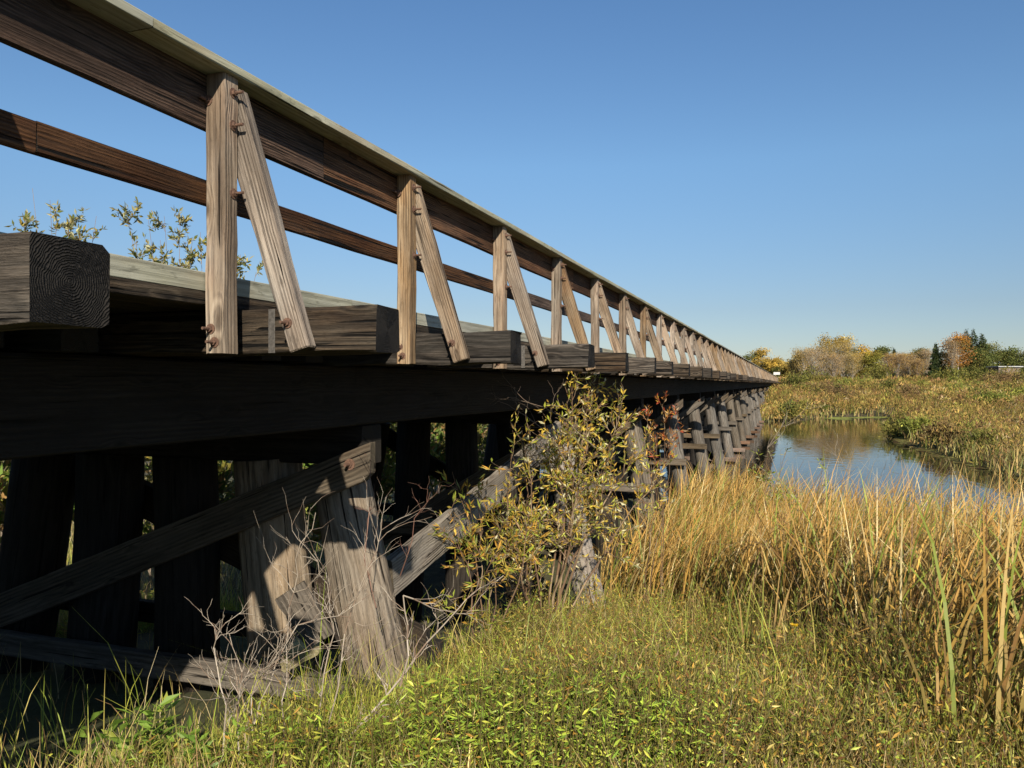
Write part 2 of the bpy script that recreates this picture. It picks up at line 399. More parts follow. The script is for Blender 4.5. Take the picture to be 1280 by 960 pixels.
# the sheet is clipped to the pond outline grown by 1.5 m so it never pokes out of the ground elsewhere
c0 = pond.mean(0); ring_ = []
for i in range(len(pond)):
    a, b_, c_ = pond[i-1], pond[i], pond[(i+1) % len(pond)]
    t1 = unit(b_-a); t2 = unit(c_-b_); nrm = unit(np.array([-(t1+t2)[1], (t1+t2)[0]]))
    q = b_+nrm*1.6
    if sdf(q[0], q[1]) < 0: q = b_-nrm*1.6
    ring_.append((q[0], q[1], WATER))
tri = tessellate_polygon([[Vector(p) for p in ring_]])
bpy.data.meshes.remove(wm)
tri = [t_ if (np.cross(np.array(ring_[t_[1]])-np.array(ring_[t_[0]]), np.array(ring_[t_[2]])-np.array(ring_[t_[0]]))[2] > 0) else t_[::-1] for t_ in tri]
wo = link('water', raw_mesh('water', ring_, tri), M_water); tag(wo, kind='structure')

# ---------------------------------------------------------------- timber meshes
def timber_mesh(name, L, wy, hz, seed=0, segs=8, ch=.008, wob=.004, rough=.003):
    """timber along local X, centred on y,z=0, from x=0 to L; chamfered and a little uneven"""
    rng = np.random.default_rng(seed)
    a, b_ = wy/2, hz/2; c = ch
    prof = np.array([(-a+c, -b_), (a-c, -b_), (a, -b_+c), (a, b_-c), (a-c, b_), (-a+c, b_), (-a, b_-c), (-a, -b_+c)])
    xs = np.linspace(0, L, segs+1); V = []
    wy_ = np.cumsum(rng.normal(0, wob, segs+1)); wy_ -= np.linspace(wy_[0], wy_[-1], segs+1)
    wz_ = np.cumsum(rng.normal(0, wob, segs+1)); wz_ -= np.linspace(wz_[0], wz_[-1], segs+1)
    for i, x in enumerate(xs):
        p = prof*(1+rng.normal(0, rough*3, (8, 1))*0) + rng.normal(0, rough, (8, 2))
        xx = x+(rng.normal(0, rough*(1.0 if name == 'tie' else 1.2), 8) if i in (0, segs) else np.zeros(8))
        V.append(np.stack([np.full(8, x)+(xx-x), p[:, 0]+wy_[i], p[:, 1]+wz_[i]], 1))
    V = np.concatenate(V).tolist(); F = []
    for i in range(segs):
        for k in range(8):
            F.append((i*8+k, (i+1)*8+k, (i+1)*8+(k+1) % 8, i*8+(k+1) % 8))
    F = [f[::-1] for f in F]
    F.append(tuple(range(8))[::-1]); F.append(tuple(segs*8+k for k in range(8)))
    me = bpy.data.meshes.new(name); me.from_pydata(V, [], F); me.update()
    # make normals consistent
    import bmesh
    bm = bmesh.new(); bm.from_mesh(me); bmesh.ops.recalc_face_normals(bm, faces=bm.faces); bm.to_mesh(me); bm.free()
    return me
def prism_mesh(name, poly, th, seed=0, rough=.002, ch=.006, local=None):
    """poly in (u, z), extruded th along local Y; local=(origin, angle) turns the mesh so its long axis is local X"""
    import bmesh
    rng = np.random.default_rng(seed)
    P = np.array(poly, float); 
    # subdivide the long edges for a slightly uneven arris
    Q = []
    for i in range(len(P)):
        a, b_ = P[i], P[(i+1) % len(P)]; n = max(1, int(np.hypot(*(b_-a))/.18))
        for k in range(n):
            q = a+(b_-a)*k/n
            if k: q = q+rng.normal(0, rough, 2)
            Q.append(q)
    Q = np.array(Q)
    bm = bmesh.new()
    v0 = [bm.verts.new((q[0], -th/2, q[1])) for q in Q]
    f = bm.faces.new(v0)
    r = bmesh.ops.extrude_face_region(bm, geom=[f])
    for e in r['geom']:
        if isinstance(e, bmesh.types.BMVert): e.co.y += th
    bmesh.ops.recalc_face_normals(bm, faces=bm.faces)
    edges = [e for e in bm.edges if len(e.link_faces) == 2 and e.link_faces[0].normal.angle(e.link_faces[1].normal) > .5]
    bmesh.ops.bevel(bm, geom=edges, offset=ch, segments=1, affect='EDGES')
    me = bpy.data.meshes.new(name); bm.to_mesh(me); bm.free()
    return me
def rot_poly(poly, p0, p1):
    """express poly in the frame whose X runs p0->p1"""
    p0 = np.array(p0); d = unit(np.array(p1, float)-p0); n = np.array([-d[1], d[0]])
    return [((np.array(q)-p0)@d, (np.array(q)-p0)@n) for q in poly], d
def plank_obj(name, poly, ycen, th, axis, mat, parent, seed=0):
    """poly in (X_world, Z) plane"""
    lp, d = rot_poly(poly, axis[0], axis[1])
    me = prism_mesh(name, lp, th, seed)
    M = frame((axis[0][0], ycen, axis[0][1]), (d[0], 0, d[1]), (-d[1], 0, d[0]))
    return me, M
def bolt_mesh(r=.012, l=.03):
    import bmesh
    bm = bmesh.new()
    def cyl(r_, z0, z1, n):
        a = [bm.verts.new((r_*math.cos(2*math.pi*k/n), r_*math.sin(2*math.pi*k/n), z0)) for k in range(n)]
        b_ = [bm.verts.new((r_*math.cos(2*math.pi*k/n), r_*math.sin(2*math.pi*k/n), z1)) for k in range(n)]
        for k in range(n): bm.faces.new((a[k], a[(k+1) % n], b_[(k+1) % n], b_[k]))
        bm.faces.new(b_); bm.faces.new(a[::-1])
    cyl(r*1.7, -.004, .004, 12); cyl(r, .004, .016, 6); cyl(r*.5, .016, l, 8)
    bmesh.ops.recalc_face_normals(bm, faces=bm.faces)
    me = bpy.data.meshes.new('bolt'); bm.to_mesh(me); bm.free(); return me

# ---------------------------------------------------------------- the trestle bridge
bridge = empty('trestle_bridge', (-4.85, 100, -.6), 'long weathered timber trestle bridge with slanting railing braces crossing the marsh pond', 'bridge')
END = 262.0
rngb = np.random.default_rng(5)
PT = [1.56] + [2.92+1.825*k for k in range(int((END-2.92)/1.825))]
XP = 2.36                                  # outer face of the posts
T_B, T_T = .137, .347                      # tie bottom / top
post_me = [timber_mesh('railing_post', 1.245, .098, .098, 10+i, 10, .006, .0018, .0016) for i in range(5)]
tie_me = [timber_mesh('tie', 6.4, .215, .207, 20+i, 26, .012, .003, .004) for i in range(5)]
bp_xz = [(-2.454, 1.345), (-2.362, 1.345), (-1.995, .165), (-2.092, .138), (-2.454, 1.17)]
brc = [plank_obj('railing_brace', bp_xz, 0, .07, ((-2.42, 1.34), (-2.04, .15)), None, None, 40+i) for i in range(4)]
bolt = bolt_mesh(.014, .055); bigbolt = bolt_mesh(.026, .07); bolt.materials.append(M_rust); bigbolt.materials.append(M_rust)
def put_bolt(parent, p, nrm, me=bolt, roll=0):
    nv = Vector(nrm); up = Vector((0, 0, 1)) if abs(nv.z) < .9 else Vector((1, 0, 0))
    x = up.cross(nv).normalized(); y = nv.cross(x)
    M = Matrix((x, y, nv)).transposed().to_4x4() @ Matrix.Rotation(roll, 4, 'Z'); M.translation = Vector(p)
    return part('bolt', me, None, parent, M)
strap_me = timber_mesh('strap', .2, .004, .035, 3, 2, .001, 0, 0)
for k, tp in enumerate(PT):
    ya = tp                                # near face of the post
    far_side = (k == 0)
    M = frame((-XP-.049, ya+.049, T_B-.002), (0, 0, 1), (0, -1 if k % 2 else 1, 0))
    if k > 1: M = M @ Matrix.Rotation(rngb.normal(0, .007), 4, 'Y') @ Matrix.Rotation(rngb.normal(0, .05), 4, 'X')
    post = part('railing_post', post_me[k % 5], M_post, bridge, M)
    me, Mb = brc[k % 4]
    Mb = Mb.copy(); Mb.translation.y = ya+.098+.037 if not far_side else ya+.037
    if k > 2: Mb = Mb @ Matrix.Rotation(rngb.normal(0, .012), 4, 'Y')
    br = part('railing_brace', me, M_post, bridge, Mb)
    xe = [1.62, 1.70, 1.715, 1.64, 1.68][k] if k < 5 else 1.66+rngb.normal(0, .05)
    yt = (1.345 if far_side else ya+.175)+.1085
    if k > 4: yt += abs(rngb.normal(0, .012))
    M = frame((-xe, yt, (T_B+T_T)/2), (-1, rngb.normal(0, .006) if k > 1 else 0, 0), (0, rngb.normal(0, .02) if k > 1 else 0, 1))
    if k % 2: M = M @ Matrix.Rotation(math.pi, 4, 'X')
    tie = part('tie', tie_me[k % 5], M_tie, bridge, M)
    if 0 < k < 14:
        nb = [(-XP-.084, ya-.001, 1.262), (-XP-.07, ya-.001, .245), (-XP-.05, ya-.001, .185)]
        for p in nb[:3 if k < 5 else 1]: put_bolt(post, p, (0, -1, 0), roll=rngb.uniform(0, 6))
        for p in [(-XP+.001, ya+.058, 1.305), (-XP+.001, ya+.058, 1.16), (-XP+.001, ya+.06, .855)]:
            put_bolt(post, p, (1, 0, 0), roll=rngb.uniform(0, 6))
        put_bolt(br, (-2.10, ya+.0985, .27), (0, -1, 0), roll=rngb.uniform(0, 6))
    if k in (1, 3, 6): part('strap', strap_me, M_strap, tie, frame((-2.235, ya+.171, .142), (0, 0, 1), (1, 0, 0)))

def run_boards(name, mat, xc, wx, zc, hz, seg, t0, t1, segs=6, seed=0, off=0, wob=.002, ch=.004):
    mes = [timber_mesh(name, seg-.004, wx, hz, seed+i, segs, ch, wob, .0012) for i in range(3)]
    y = t0; k = 0
    while y < t1:
        part(name, mes[k % 3], mat, bridge, frame((xc, y, zc+rngb.normal(0, .0015)), (0, 1, 0), (0, 0, 1)))
        y += seg; k += 1
run_boards('top_rail', M_rail, -(2.458+.021), .040, 1.258, .243, 5.475, -1.6+.0, END-2, 10, 60)
run_boards('middle_rail', M_rail, -(2.458+.020), .038, .855, .11, 5.475, -3.4, END-2, 10, 64)
run_boards('cap_board', M_cap, -2.445, .23, 1.402, .042, 5.475, -3.0, END-2, 10, 68, wob=.001)
run_boards('curb_board', M_cap, -2.515, .09, .458, .088, 3.65, -3.1, END, 6, 72, wob=.001)
run_boards('deck_edge_board', M_tie, -2.59, .24, .381, .062, 5.475, -4.0, END, 8, 76)
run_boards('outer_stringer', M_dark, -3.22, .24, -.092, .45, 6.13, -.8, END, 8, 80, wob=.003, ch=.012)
# inner deck boards: countless from here, never seen from above
rows = []
def box_part(name, x0, x1, y0, y1, z0, z1, mat, parent=bridge, stuff=False):
    me = timber_mesh(name, y1-y0, x1-x0, z1-z0, 1, 6, .006, 0, 0)
    o = part(name, me, mat, parent, frame(((x0+x1)/2, y0, (z0+z1)/2), (0, 1, 0), (0, 0, 1)))
    if stuff: o['kind'] = 'stuff'
    return o
for i in range(18):
    box_part('deck_board', -7.19+i*.249, -7.19+i*.249+.243, -4, END, .352, .395, M_tie)
for xc in (-4.1, -4.9, -5.7, -6.5):
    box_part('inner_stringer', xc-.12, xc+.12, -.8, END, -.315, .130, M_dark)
st_me = timber_mesh('short_tie', 3.9, .2, .2, 7, 6)
y = .4
while y < 16:
    if min(abs(y-(p+.2)) for p in PT) > .3:
        part('short_tie', st_me, M_dark, bridge, frame((-2.93, y, .242), (-1, 0, 0), (0, 0, 1)))
    y += .456

# bents
S_B, T1 = 6.13, 5.33
def pile_mesh(L, r0, r1, seed, n=26, segs=14):
    """round pile from the top (z=0) down to z=-L, fluted by weathering"""
    rng = np.random.default_rng(seed); a = np.linspace(0, 2*np.pi, n, endpoint=False)
    base = 1+.035*np.sin(2*a+rng.uniform(0, 6))+.02*np.sin(5*a+rng.uniform(0, 6))
    V = []; flute = rng.normal(0, .022, n)
    ph = rng.uniform(0, 6)
    for i in range(segs+1):
        z = -L*i/segs; r = r0+(r1-r0)*i/segs
        flute = flute*.93+rng.normal(0, .007, n)
        rr = r*base*(1+flute)
        V.append(np.stack([rr*np.cos(a)+.012*math.sin(z*2+ph), rr*np.sin(a)+.012*math.cos(z*1.7+ph), np.full(n, z)], 1))
    V = np.concatenate(V); F = []
    for i in range(segs):
        for k in range(n):
            F.append((i*n+k, (i+1)*n+k, (i+1)*n+(k+1) % n, i*n+(k+1) % n))
    F = [f for f in F]
    F.append(tuple(range(n))); F.append(tuple(segs*n+k for k in range(n))[::-1])
    me = bpy.data.meshes.new('pile'); me.from_pydata(V.tolist(), [], F); me.update()
    for p in me.polygons[:-2]: p.use_smooth = True
    return me
piles = {L: [pile_mesh(L, .215, .24, 90+i+int(L*10)) for i in range(3)] for L in (2.6, 4.6)}
wpiles = [pile_mesh(4.6, .265, .285, 190+i) for i in range(3)]
cap_me = [timber_mesh('cap_beam', 3.56, .31, .30, 100+i, 6, .012, .003, .004) for i in range(2)]
nb = 0; tb = T1
shared = {}
while tb < END-2:
    near = nb < 9
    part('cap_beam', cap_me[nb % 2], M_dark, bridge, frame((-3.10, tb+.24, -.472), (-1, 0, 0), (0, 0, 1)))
    gz = ground_h(-3, tb)
    for j, (xt, bat) in enumerate([(-3.40, .235), (-4.05, .07), (-4.9, .0), (-5.72, -.05), (-6.45, -.2)]):
        if nb > 16 and j in (2, 3): continue
        if nb > 1: bat *= .72
        L = 2.6 if nb == 0 else 4.6
        me = piles[L][(nb+j) % 3] if (j == 0 or nb > 5) else wpiles[(nb+j) % 3]
        ax = Vector((bat+rngb.normal(0, .006), rngb.normal(0, .008), -1)).normalized()
        zax = -ax; yax = zax.cross(Vector((1, 0, 0))).normalized(); xax = yax.cross(zax)
        M = Matrix((xax, yax, zax)).transposed().to_4x4() @ Matrix.Rotation(rngb.uniform(0, 6), 4, 'Z'); M.translation = Vector((xt, tb+.24, -.61))
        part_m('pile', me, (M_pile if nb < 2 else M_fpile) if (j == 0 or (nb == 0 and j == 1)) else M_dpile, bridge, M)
    # cross bracing planks, plumb-cut at their ends
    low = {0: -1.98, 1: -2.75, 2: -3.3}.get(nb, -3.45)
    key = ('f', min(nb, 3))
    if key not in shared:
        hz = .30
        x0, z0, x1, z1 = -2.93, -.43, -6.95, low
        pf = [(x0, z0), (x0, z0-.23), (x0-.07, z0-.30), (x1, z1-.32), (x1, z1)]
        pb = [(-6.9, -.43), (-6.9, -.75), (-2.75, low-.32), (-2.75, low)]
        shared[key] = [plank_obj('sway_brace', pf, 0, .085, ((x0, z0), (x1, z1)), None, None, 200+nb), plank_obj('sway_brace', pb, 0, .085, ((-6.9, -.43), (-2.75, low)), None, None, 230+nb)]
    for q, (me, M) in enumerate(shared[key]):
        M = M.copy(); M.translation.y = tb-.047 if q == 0 else tb+.535
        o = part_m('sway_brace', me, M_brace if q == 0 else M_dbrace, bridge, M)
        if q == 0 and nb < 6:
            put_bolt(o, (-3.10, tb-.091, -.60), (0, -1, 0), bigbolt if nb < 3 else bigbolt)
    if near or nb % 1 == 0:
        if 'girt' not in shared: shared['girt'] = timber_mesh('girt', 4.1, .10, .19, 300, 10, .008, .003, .003)
        o = part('girt', shared['girt'], M_brace, bridge, frame((-2.83+rngb.normal(0, .05), tb-.16, -2.27), (-1, 0, 0), (0, 0, 1)))
        if nb == 0:
            put_bolt(o, (-2.98, tb-.212, -2.20), (0, -1, 0), bigbolt)
        if nb < 2: part_m('girt', shared['girt'], M_dbrace, bridge, frame((-2.62+rngb.normal(0, .05), tb+.67, -2.20), (-1, 0, .02), (0, 0, 1)))
    if tb > 40 and tb < 120:
        if 'wale' not in shared: shared['wale'] = timber_mesh('waterline_timber', 4.9, .16, .2, 303, 6, .01, .004, .005)
        part('waterline_timber', shared['wale'], M_wet, bridge, frame((-2.42, tb-.15, -3.82), (-1, 0, 0), (0, 0, 1)))
    tb += S_B; nb += 1
# longitudinal plank from the foot of the first bent up to the second
p0 = np.array((-3.12, 5.95, -1.60)); p1 = np.array((-2.98, 10.6, -.66))
d = unit(p1-p0)
me = timber_mesh('side_brace', float(np.linalg.norm(p1-p0)), .08, .33, 310, 16, .01, .004, .006)
part('side_brace', me, M_plank, bridge, frame(p0-d*.05, d, (0, 0, 1)))
me = timber_mesh('side_brace', 2.5, .08, .20, 311, 10, .01, .004, .006)
# far end of the bridge: earth abutment wall
me = timber_mesh('abutment_timber', 6.0, .5, 3.2, 9, 4, .02, 0, 0)
part('abutment_timber', me, M_dark, bridge, frame((-1.9, END+.3, -1.45), (-1, 0, 0), (0, 0, 1)))

# white board fixed over the railing near the far end
sgn = empty('white_sign_board', (-2.35, 152, 1.43), 'small white board standing on the railing near the far end of the bridge', 'sign')
part('board', timber_mesh('board', 1.1, .03, .48, 4, 2, .004, 0, 0), M_white, sgn, frame((-2.7, 152, 1.9), (1, 0, 0), (0, 0, 1)))
part('post', timber_mesh('post', .5, .08, .08, 4, 2, .004, 0, 0), M_post, sgn, frame((-2.35, 152.06, 1.43), (0, 0, 1), (0, 1, 0)))

# ---------------------------------------------------------------- things lying under the first bent
o = link('broken_plank', timber_mesh('broken_plank', .42, .24, .04, 401, 6, .005, .004, .004), M_brace,
         None, frame(px(362, 738, 5.75), (.52, .1, -.85), (.3, -.93, .05)))
tag(o, 'short broken sunlit board leaning behind the nearest lit pile', 'plank')
def rock_mesh(name, r, seed):
    import bmesh
    bm = bmesh.new(); bmesh.ops.create_icosphere(bm, subdivisions=3, radius=1)
    rng = np.random.default_rng(seed); pl = [(unit(rng.normal(size=3)), rng.uniform(.38, .72)) for _ in range(11)]
    for v in bm.verts:
        p = np.array(v.co)
        for nrm, dd in pl:
            k = p@nrm
            if k > dd: p = p-nrm*(k-dd)*.97
        p = p*(1+.03*rng.normal()); v.co = Vector(p*np.array(r))
    me = bpy.data.meshes.new(name); bm.to_mesh(me); bm.free(); return me
o = link('rock', rock_mesh('rock', (.20, .17, .20), 4), M_rock, None, frame(px(368, 812, 5.75), (1, .1, .1), (0, 0, 1)))
tag(o, 'tan lichened block of stone sitting on the low girt below the broken board', 'rock')
o = link('wood_chunk', rock_mesh('wood_chunk', (.13, .06, .06), 8), M_brace, None, frame(px(343, 812, 5.7), (.6, .1, .7), (0, 0, 1)))
tag(o, 'splintered wood chunk between the shaded pile and the stone', 'wood')

# ---------------------------------------------------------------- vegetation builders
class Plant:
    """collects branch tubes and leaves of one plant"""
    def __init__(s, seed): s.rng = np.random.default_rng(seed); s.A = []; s.B = []; s.ra = []; s.rb = []; s.P = []; s.D = []
    def seg(s, a, b, ra, rb): s.A.append(a); s.B.append(b); s.ra.append(ra); s.rb.append(rb)
    def path(s, pts, r0, r1):
        n = len(pts)-1
        for i in range(n): s.seg(pts[i], pts[i+1], r0+(r1-r0)*i/n, r0+(r1-r0)*(i+1)/n)
    def grow(s, p, d, L, r, depth, kids=4, ang=.6, curve=.25, up=.15, leaf=0, ratio=.62, nseg=5, leafstart=1, grav=0):
        rng = s.rng; pts = [p]; dirs = [d]
        for i in range(nseg):
            d = unit(d+rng.normal(0, curve/2, 3)+np.array([0, 0, up-grav]) * .25); p = p+d*L/nseg; pts.append(p); dirs.append(d)
        s.path(pts, r, r*.45)
        if depth <= leafstart and leaf:
            m = max(1, int(leaf*L))
            tt = rng.uniform(.1, 1, m)*nseg; i = np.minimum(tt.astype(int), nseg-1); f = (tt-i)[:, None]
            pa = np.array(pts); q = pa[i]*(1-f)+pa[i+1]*f
            s.P.append(q); s.D.append(unit(np.array(dirs)[i]*.8+rng.normal(0, .6, (m, 3))))
        if depth > 0:
            for k in range(kids):
                tt = rng.uniform(.25, 1)*nseg; i = min(int(tt), nseg-1); q = pts[i]+(pts[i+1]-pts[i])*(tt-i)
                ax = unit(rng.normal(size=3)); dd = unit(dirs[i]+ax*math.tan(ang)*rng.uniform(.6, 1.1))
                s.grow(q, dd, L*ratio*rng.uniform(.7, 1.15), r*.5, depth-1, kids, ang, curve, up, leaf, ratio, max(3, nseg-1), leafstart, grav)
    def finish(s, name, base, label, cat, group, bark, leafcols, ll, lw, mat=M_leaf, sides=4, stem='stems', crown='leaves', jit=.2):
        e = empty(name, tuple(base), label, cat, group); rng = s.rng
        sp = Soup(); Q = tube_quads(np.array(s.A), np.array(s.B), np.array(s.ra), np.array(s.rb), sides); sp.add(Q, pal(rng, bark, len(Q), .12))
        part(stem, sp.mesh(stem, True, base), M_twig, e, Matrix.Translation(Vector(base)))
        if s.P:
            P = np.concatenate(s.P); D = np.concatenate(s.D); n = len(P)
            sp = Soup(); sp.add(leaves(rng, P, D, ll*rng.uniform(.6, 1.2, n), lw*rng.uniform(.6, 1.2, n)), leafcols(rng, P) if callable(leafcols) else pal(rng, leafcols, n, jit))
            part(crown, sp.mesh(crown, False, base), mat, e, Matrix.Translation(Vector(base)))
        return e
UP = np.array([0, 0, 1.])
G = dict(lime=(.30, .36, .05), yel=(.50, .38, .07), gold=(.50, .28, .05), olive=(.15, .17, .04), dk=(.05, .08, .02), pale=(.52, .50, .28), rust=(.34, .13, .04), red=(.5, .06, .03),
         straw=(.50, .36, .16), tan=(.40, .24, .09), brown=(.16, .10, .05), green=(.14, .22, .035), mid=(.10, .14, .03), grey=(.30, .27, .23))

# big willow shrub over the second bent
def ground_pt(u, d):
    x, y = cw((u-640)/FPX*d, d); return np.array((x, y, float(ground_h(x, y))))
W1 = [(3, (.62, .46, .07)), (2.6, (.42, .44, .06)), (1.8, (.18, .2, .04)), (2, (.56, .34, .06)), (2, (.66, .62, .36))]
def willow(name, u, d, tops, label, seed, leaf=26, cols=W1, ll=.10, lw=.024, r=.016, kids=5, group=None, sub=2, L0=.5, lo=.25):
    pl = Plant(seed); base = ground_pt(u, d); rng = pl.rng
    for (tu, tv, td) in tops:
        tip = px(tu, tv, td); b0 = base+rng.normal(0, .08, 3)*np.array([1, 1, 0]); mid = (b0+tip)/2+np.array([rng.normal(0, .12), rng.normal(0, .12), .15])
        ts = np.linspace(0, 1, 9)[:, None]; pts = (1-ts)**2*b0+2*ts*(1-ts)*mid+ts**2*tip
        pts[1:-1] += rng.normal(0, .02, (7, 3)); pl.path(list(pts), r, r*.25)
        H = np.linalg.norm(tip-b0)
        for k in range(int(kids*H*1.6)):
            tt = (lo+(1-lo)*rng.uniform(0, 1)**.85)*8; i = min(int(tt), 7); q = pts[i]+(pts[i+1]-pts[i])*(tt-i)
            dd = unit(unit(pts[i+1]-pts[i])*.9+rng.normal(0, .7, 3))
            pl.grow(q, dd, L0*rng.uniform(.6, 1.2)*(1.25-tt/12), r*.35, sub-1, 3, .7, .3, .2, leaf, .6, 4, 1)
    return pl.finish(name, base, label, 'shrub', group, [(2, (.16, .10, .06)), (1, (.26, .19, .12))], cols, ll, lw)
willow('willow_shrub', 680, 9.3, [(745, 468, 9.2), (715, 480, 9.0), (775, 520, 9.3), (735, 560, 8.6), (805, 560, 9.4), (665, 600, 8.7), (675, 650, 8.5), (640, 650, 8.6), (825, 590, 9.5), (735, 505, 9.1), (700, 545, 9.2), (655, 560, 9.0)],
       'tall yellow and green leaved willow shrub hiding the second bent of the bridge', 11, 20, kids=5.8, ll=.082, lw=.024, lo=.38)
willow('willow_shrub', 600, 7.6, [(565, 590, 7.4), (598, 610, 7.5), (640, 560, 7.6), (625, 660, 7.3), (560, 640, 7.3), (655, 640, 7.4), (615, 700, 7.2)],
       'smaller slim leaved yellowing willow in front of the lit side plank', 12, 20, [(3, G['yel']), (2, G['lime']), (2, G['gold']), (1, G['olive'])], .10, .022, .009, 3.6, L0=.36)
willow('red_leaved_shrub', 815, 10.8, [(828, 505, 10.7), (845, 530, 10.8), (808, 515, 10.9), (838, 545, 10.6), (822, 540, 10.8)], 'shrub tip with scarlet and orange leaves beside the bridge stringer', 13, 34,
       [(3, (.42, .17, .05)), (1.6, (.5, .10, .04)), (2, G['gold']), (1.5, (.6, .42, .25))], .07, .024, .007, 1.1, L0=.28, lo=.80)
willow('leafy_sapling', 965, 17, [(985, 560, 17), (1005, 575, 17.2), (960, 565, 17), (1040, 590, 17.2), (950, 575, 17)], 'thin green and yellow leaved sapling in front of the pond by the bridge', 14, 20,
       [(3, G['lime']), (2, G['pale']), (1, G['olive'])], .12, .035, .010, 1.2, L0=.55)
# saplings beyond the far edge of the deck
for i, (u, d, tops, lab) in enumerate([(60, 11.5, [(40, 235, 11.5), (62, 250, 11.6), (85, 275, 11.4), (30, 270, 11.6), (120, 270, 11.4), (70, 285, 11.5), (100, 290, 11.3)], 'pale leaved bush showing over the deck behind the nearest tie end'),
                                       (215, 12.0, [(158, 262, 12), (185, 275, 12), (205, 270, 12.1), (225, 272, 12), (250, 290, 12), (300, 318, 12), (320, 340, 12), (170, 295, 12), (240, 300, 12), (200, 300, 12), (270, 305, 11.8)], 'olive leaved bush showing over the deck left of the first railing post')]):
    willow('bush_behind_deck', u, d, tops, lab, 20+i, 42, [(2, G['olive']), (1.6, (.30, .27, .12)), (1, G['pale']), (1, G['yel'])], .10, .038, .012, 2.2, L0=.42)

# thicket behind the bridge, seen between the piles
rngt = np.random.default_rng(77)
thick_lab = 'leafy green thicket bush growing beyond the shaded piles'
for i in range(20):
    yy = 1.0+i*1.55; xx = -9.2-(i % 2)*1.6+rngt.normal(0, .25); base = np.array((xx, yy, float(ground_h(xx, yy)))); pl = Plant(500+i)
    for k in range(7): pl.grow(base+rngt.normal(0, .45, 3)*np.array([1, 1, 0]), unit(UP+rngt.normal(0, .3, 3)), 2.3, .02, 2, 5, .55, .2, .2, 13, .55, 5, 1)
    pl.finish('thicket_bush', base, thick_lab, 'shrub', 'thicket beyond the far side of the bridge', [(1, (.2, .16, .12))], [(2, G['olive']), (2, G['green']), (1.5, (.3, .27, .06)), (1, G['tan'])], .2, .10)
for i, (xx, yy) in enumerate([(-2.75, .75), (-3.4, .2)]):  # bushes added out of view to cast shade on the lower left ground
    base = np.array((xx, yy, float(ground_h(xx, yy)))); pl = Plant(560+i)
    for k in range(6): pl.grow(base+rngt.normal(0, .2, 3)*np.array([1, 1, 0]), unit(UP+rngt.normal(0, .3, 3)), .85, .012, 2, 4, .55, .2, .2, 60, .55, 5, 1)
    pl.finish('added_shade_bush', base, ['added leafy bush by the raised earth bank, shading the ground', 'second added shading bush by the raised bank further under the deck'][i], 'shrub', None, [(1, (.2, .16, .12))], [(2, G['olive']), (2, G['green']), (1, G['tan'])], .09, .045)

# ---------------------------------------------------------------- bare white twigged shrub in front of the first bent
def dead(paths, label, seed, twl=.28, nt=26, r=.006, name='bare_shrub', cols=((2, (.28, .235, .185)), (1, (.18, .125, .09)), (1, (.38, .33, .27)))):
    pl = Plant(seed); rng = pl.rng; base = None
    for pts_ in paths:
        P = [px(*q[:3]) for q in pts_]; rr = pts_[0][3] if len(pts_[0]) > 3 else r
        if base is None: base = P[0]
        # smooth the polyline
        Q = [P[0]]
        for a, b_ in zip(P[:-1], P[1:]):
            for f in (.33, .66, 1): Q.append(a+(b_-a)*f+rng.normal(0, .006, 3))
        pl.path(Q, rr, rr*.35)
        for k in range(nt):
            i = rng.integers(len(Q)//4, len(Q)-1); q = Q[i]; dd = unit(unit(Q[i+1]-Q[i])+rng.normal(0, .55, 3)*np.array([1, .5, 1]))
            pl.grow(q, dd, twl*rng.uniform(.4, 1.2), rr*.42, 1, 3, .6, .5, .15, 0, .6, 5)
    return pl.finish(name, base, label, 'shrub', None, list(cols), [(1, G['tan'])], .05, .02)
dead([[(395, 985, 4.0, .009), (430, 930, 4.1), (485, 870, 4.3), (520, 820, 4.4), (560, 775, 4.5), (600, 735, 4.6)],
      [(500, 860, 4.3, .006), (512, 800, 4.35), (505, 745, 4.4), (540, 760, 4.5), (590, 770, 4.6)]], 'thick grey dead branch leaning right across the foot of the nearest pile', 31, .22, 12)
dead([[(355, 990, 3.7, .0045), (352, 900, 3.8), (358, 830, 3.85), (362, 760, 3.9), (370, 700, 3.9), (395, 640, 3.95)],
      [(385, 985, 3.8, .0045), (402, 870, 3.9), (415, 790, 4.0), (408, 730, 4.0), (392, 690, 4.0)],
      [(300, 985, 3.6, .0045), (318, 900, 3.7), (345, 830, 3.8), (372, 780, 3.9), (420, 770, 4.0), (470, 740, 4.1)],
      [(395, 985, 3.9, .0045), (420, 860, 4.0), (436, 760, 4.1), (470, 690, 4.2), (478, 650, 4.2)]], 'bare white twigged shrub standing in front of the nearest lit pile', 32, .27, 13)
dead([[(300, 985, 3.5, .005), (297, 880, 3.6), (303, 840, 3.6), (285, 790, 3.7)], [(275, 985, 3.5, .005), (283, 880, 3.55), (268, 810, 3.6), (272, 780, 3.6)], [(325, 985, 3.6, .005), (305, 920, 3.6), (320, 850, 3.7), (345, 820, 3.7)]],
     'low pale forked twigs left of the bare shrub at the bottom edge', 33, .2, 14)
dead([[(470, 760, 5.3, .005), (455, 700, 5.3), (462, 640, 5.3), (463, 575, 5.3)], [(500, 720, 5.5, .004), (520, 650, 5.5), (540, 615, 5.5)]], 'dark reddish upright twigs rising between pile and side plank', 34, .2, 7,
     cols=((1, (.14, .07, .05)), (1, (.2, .12, .09))))
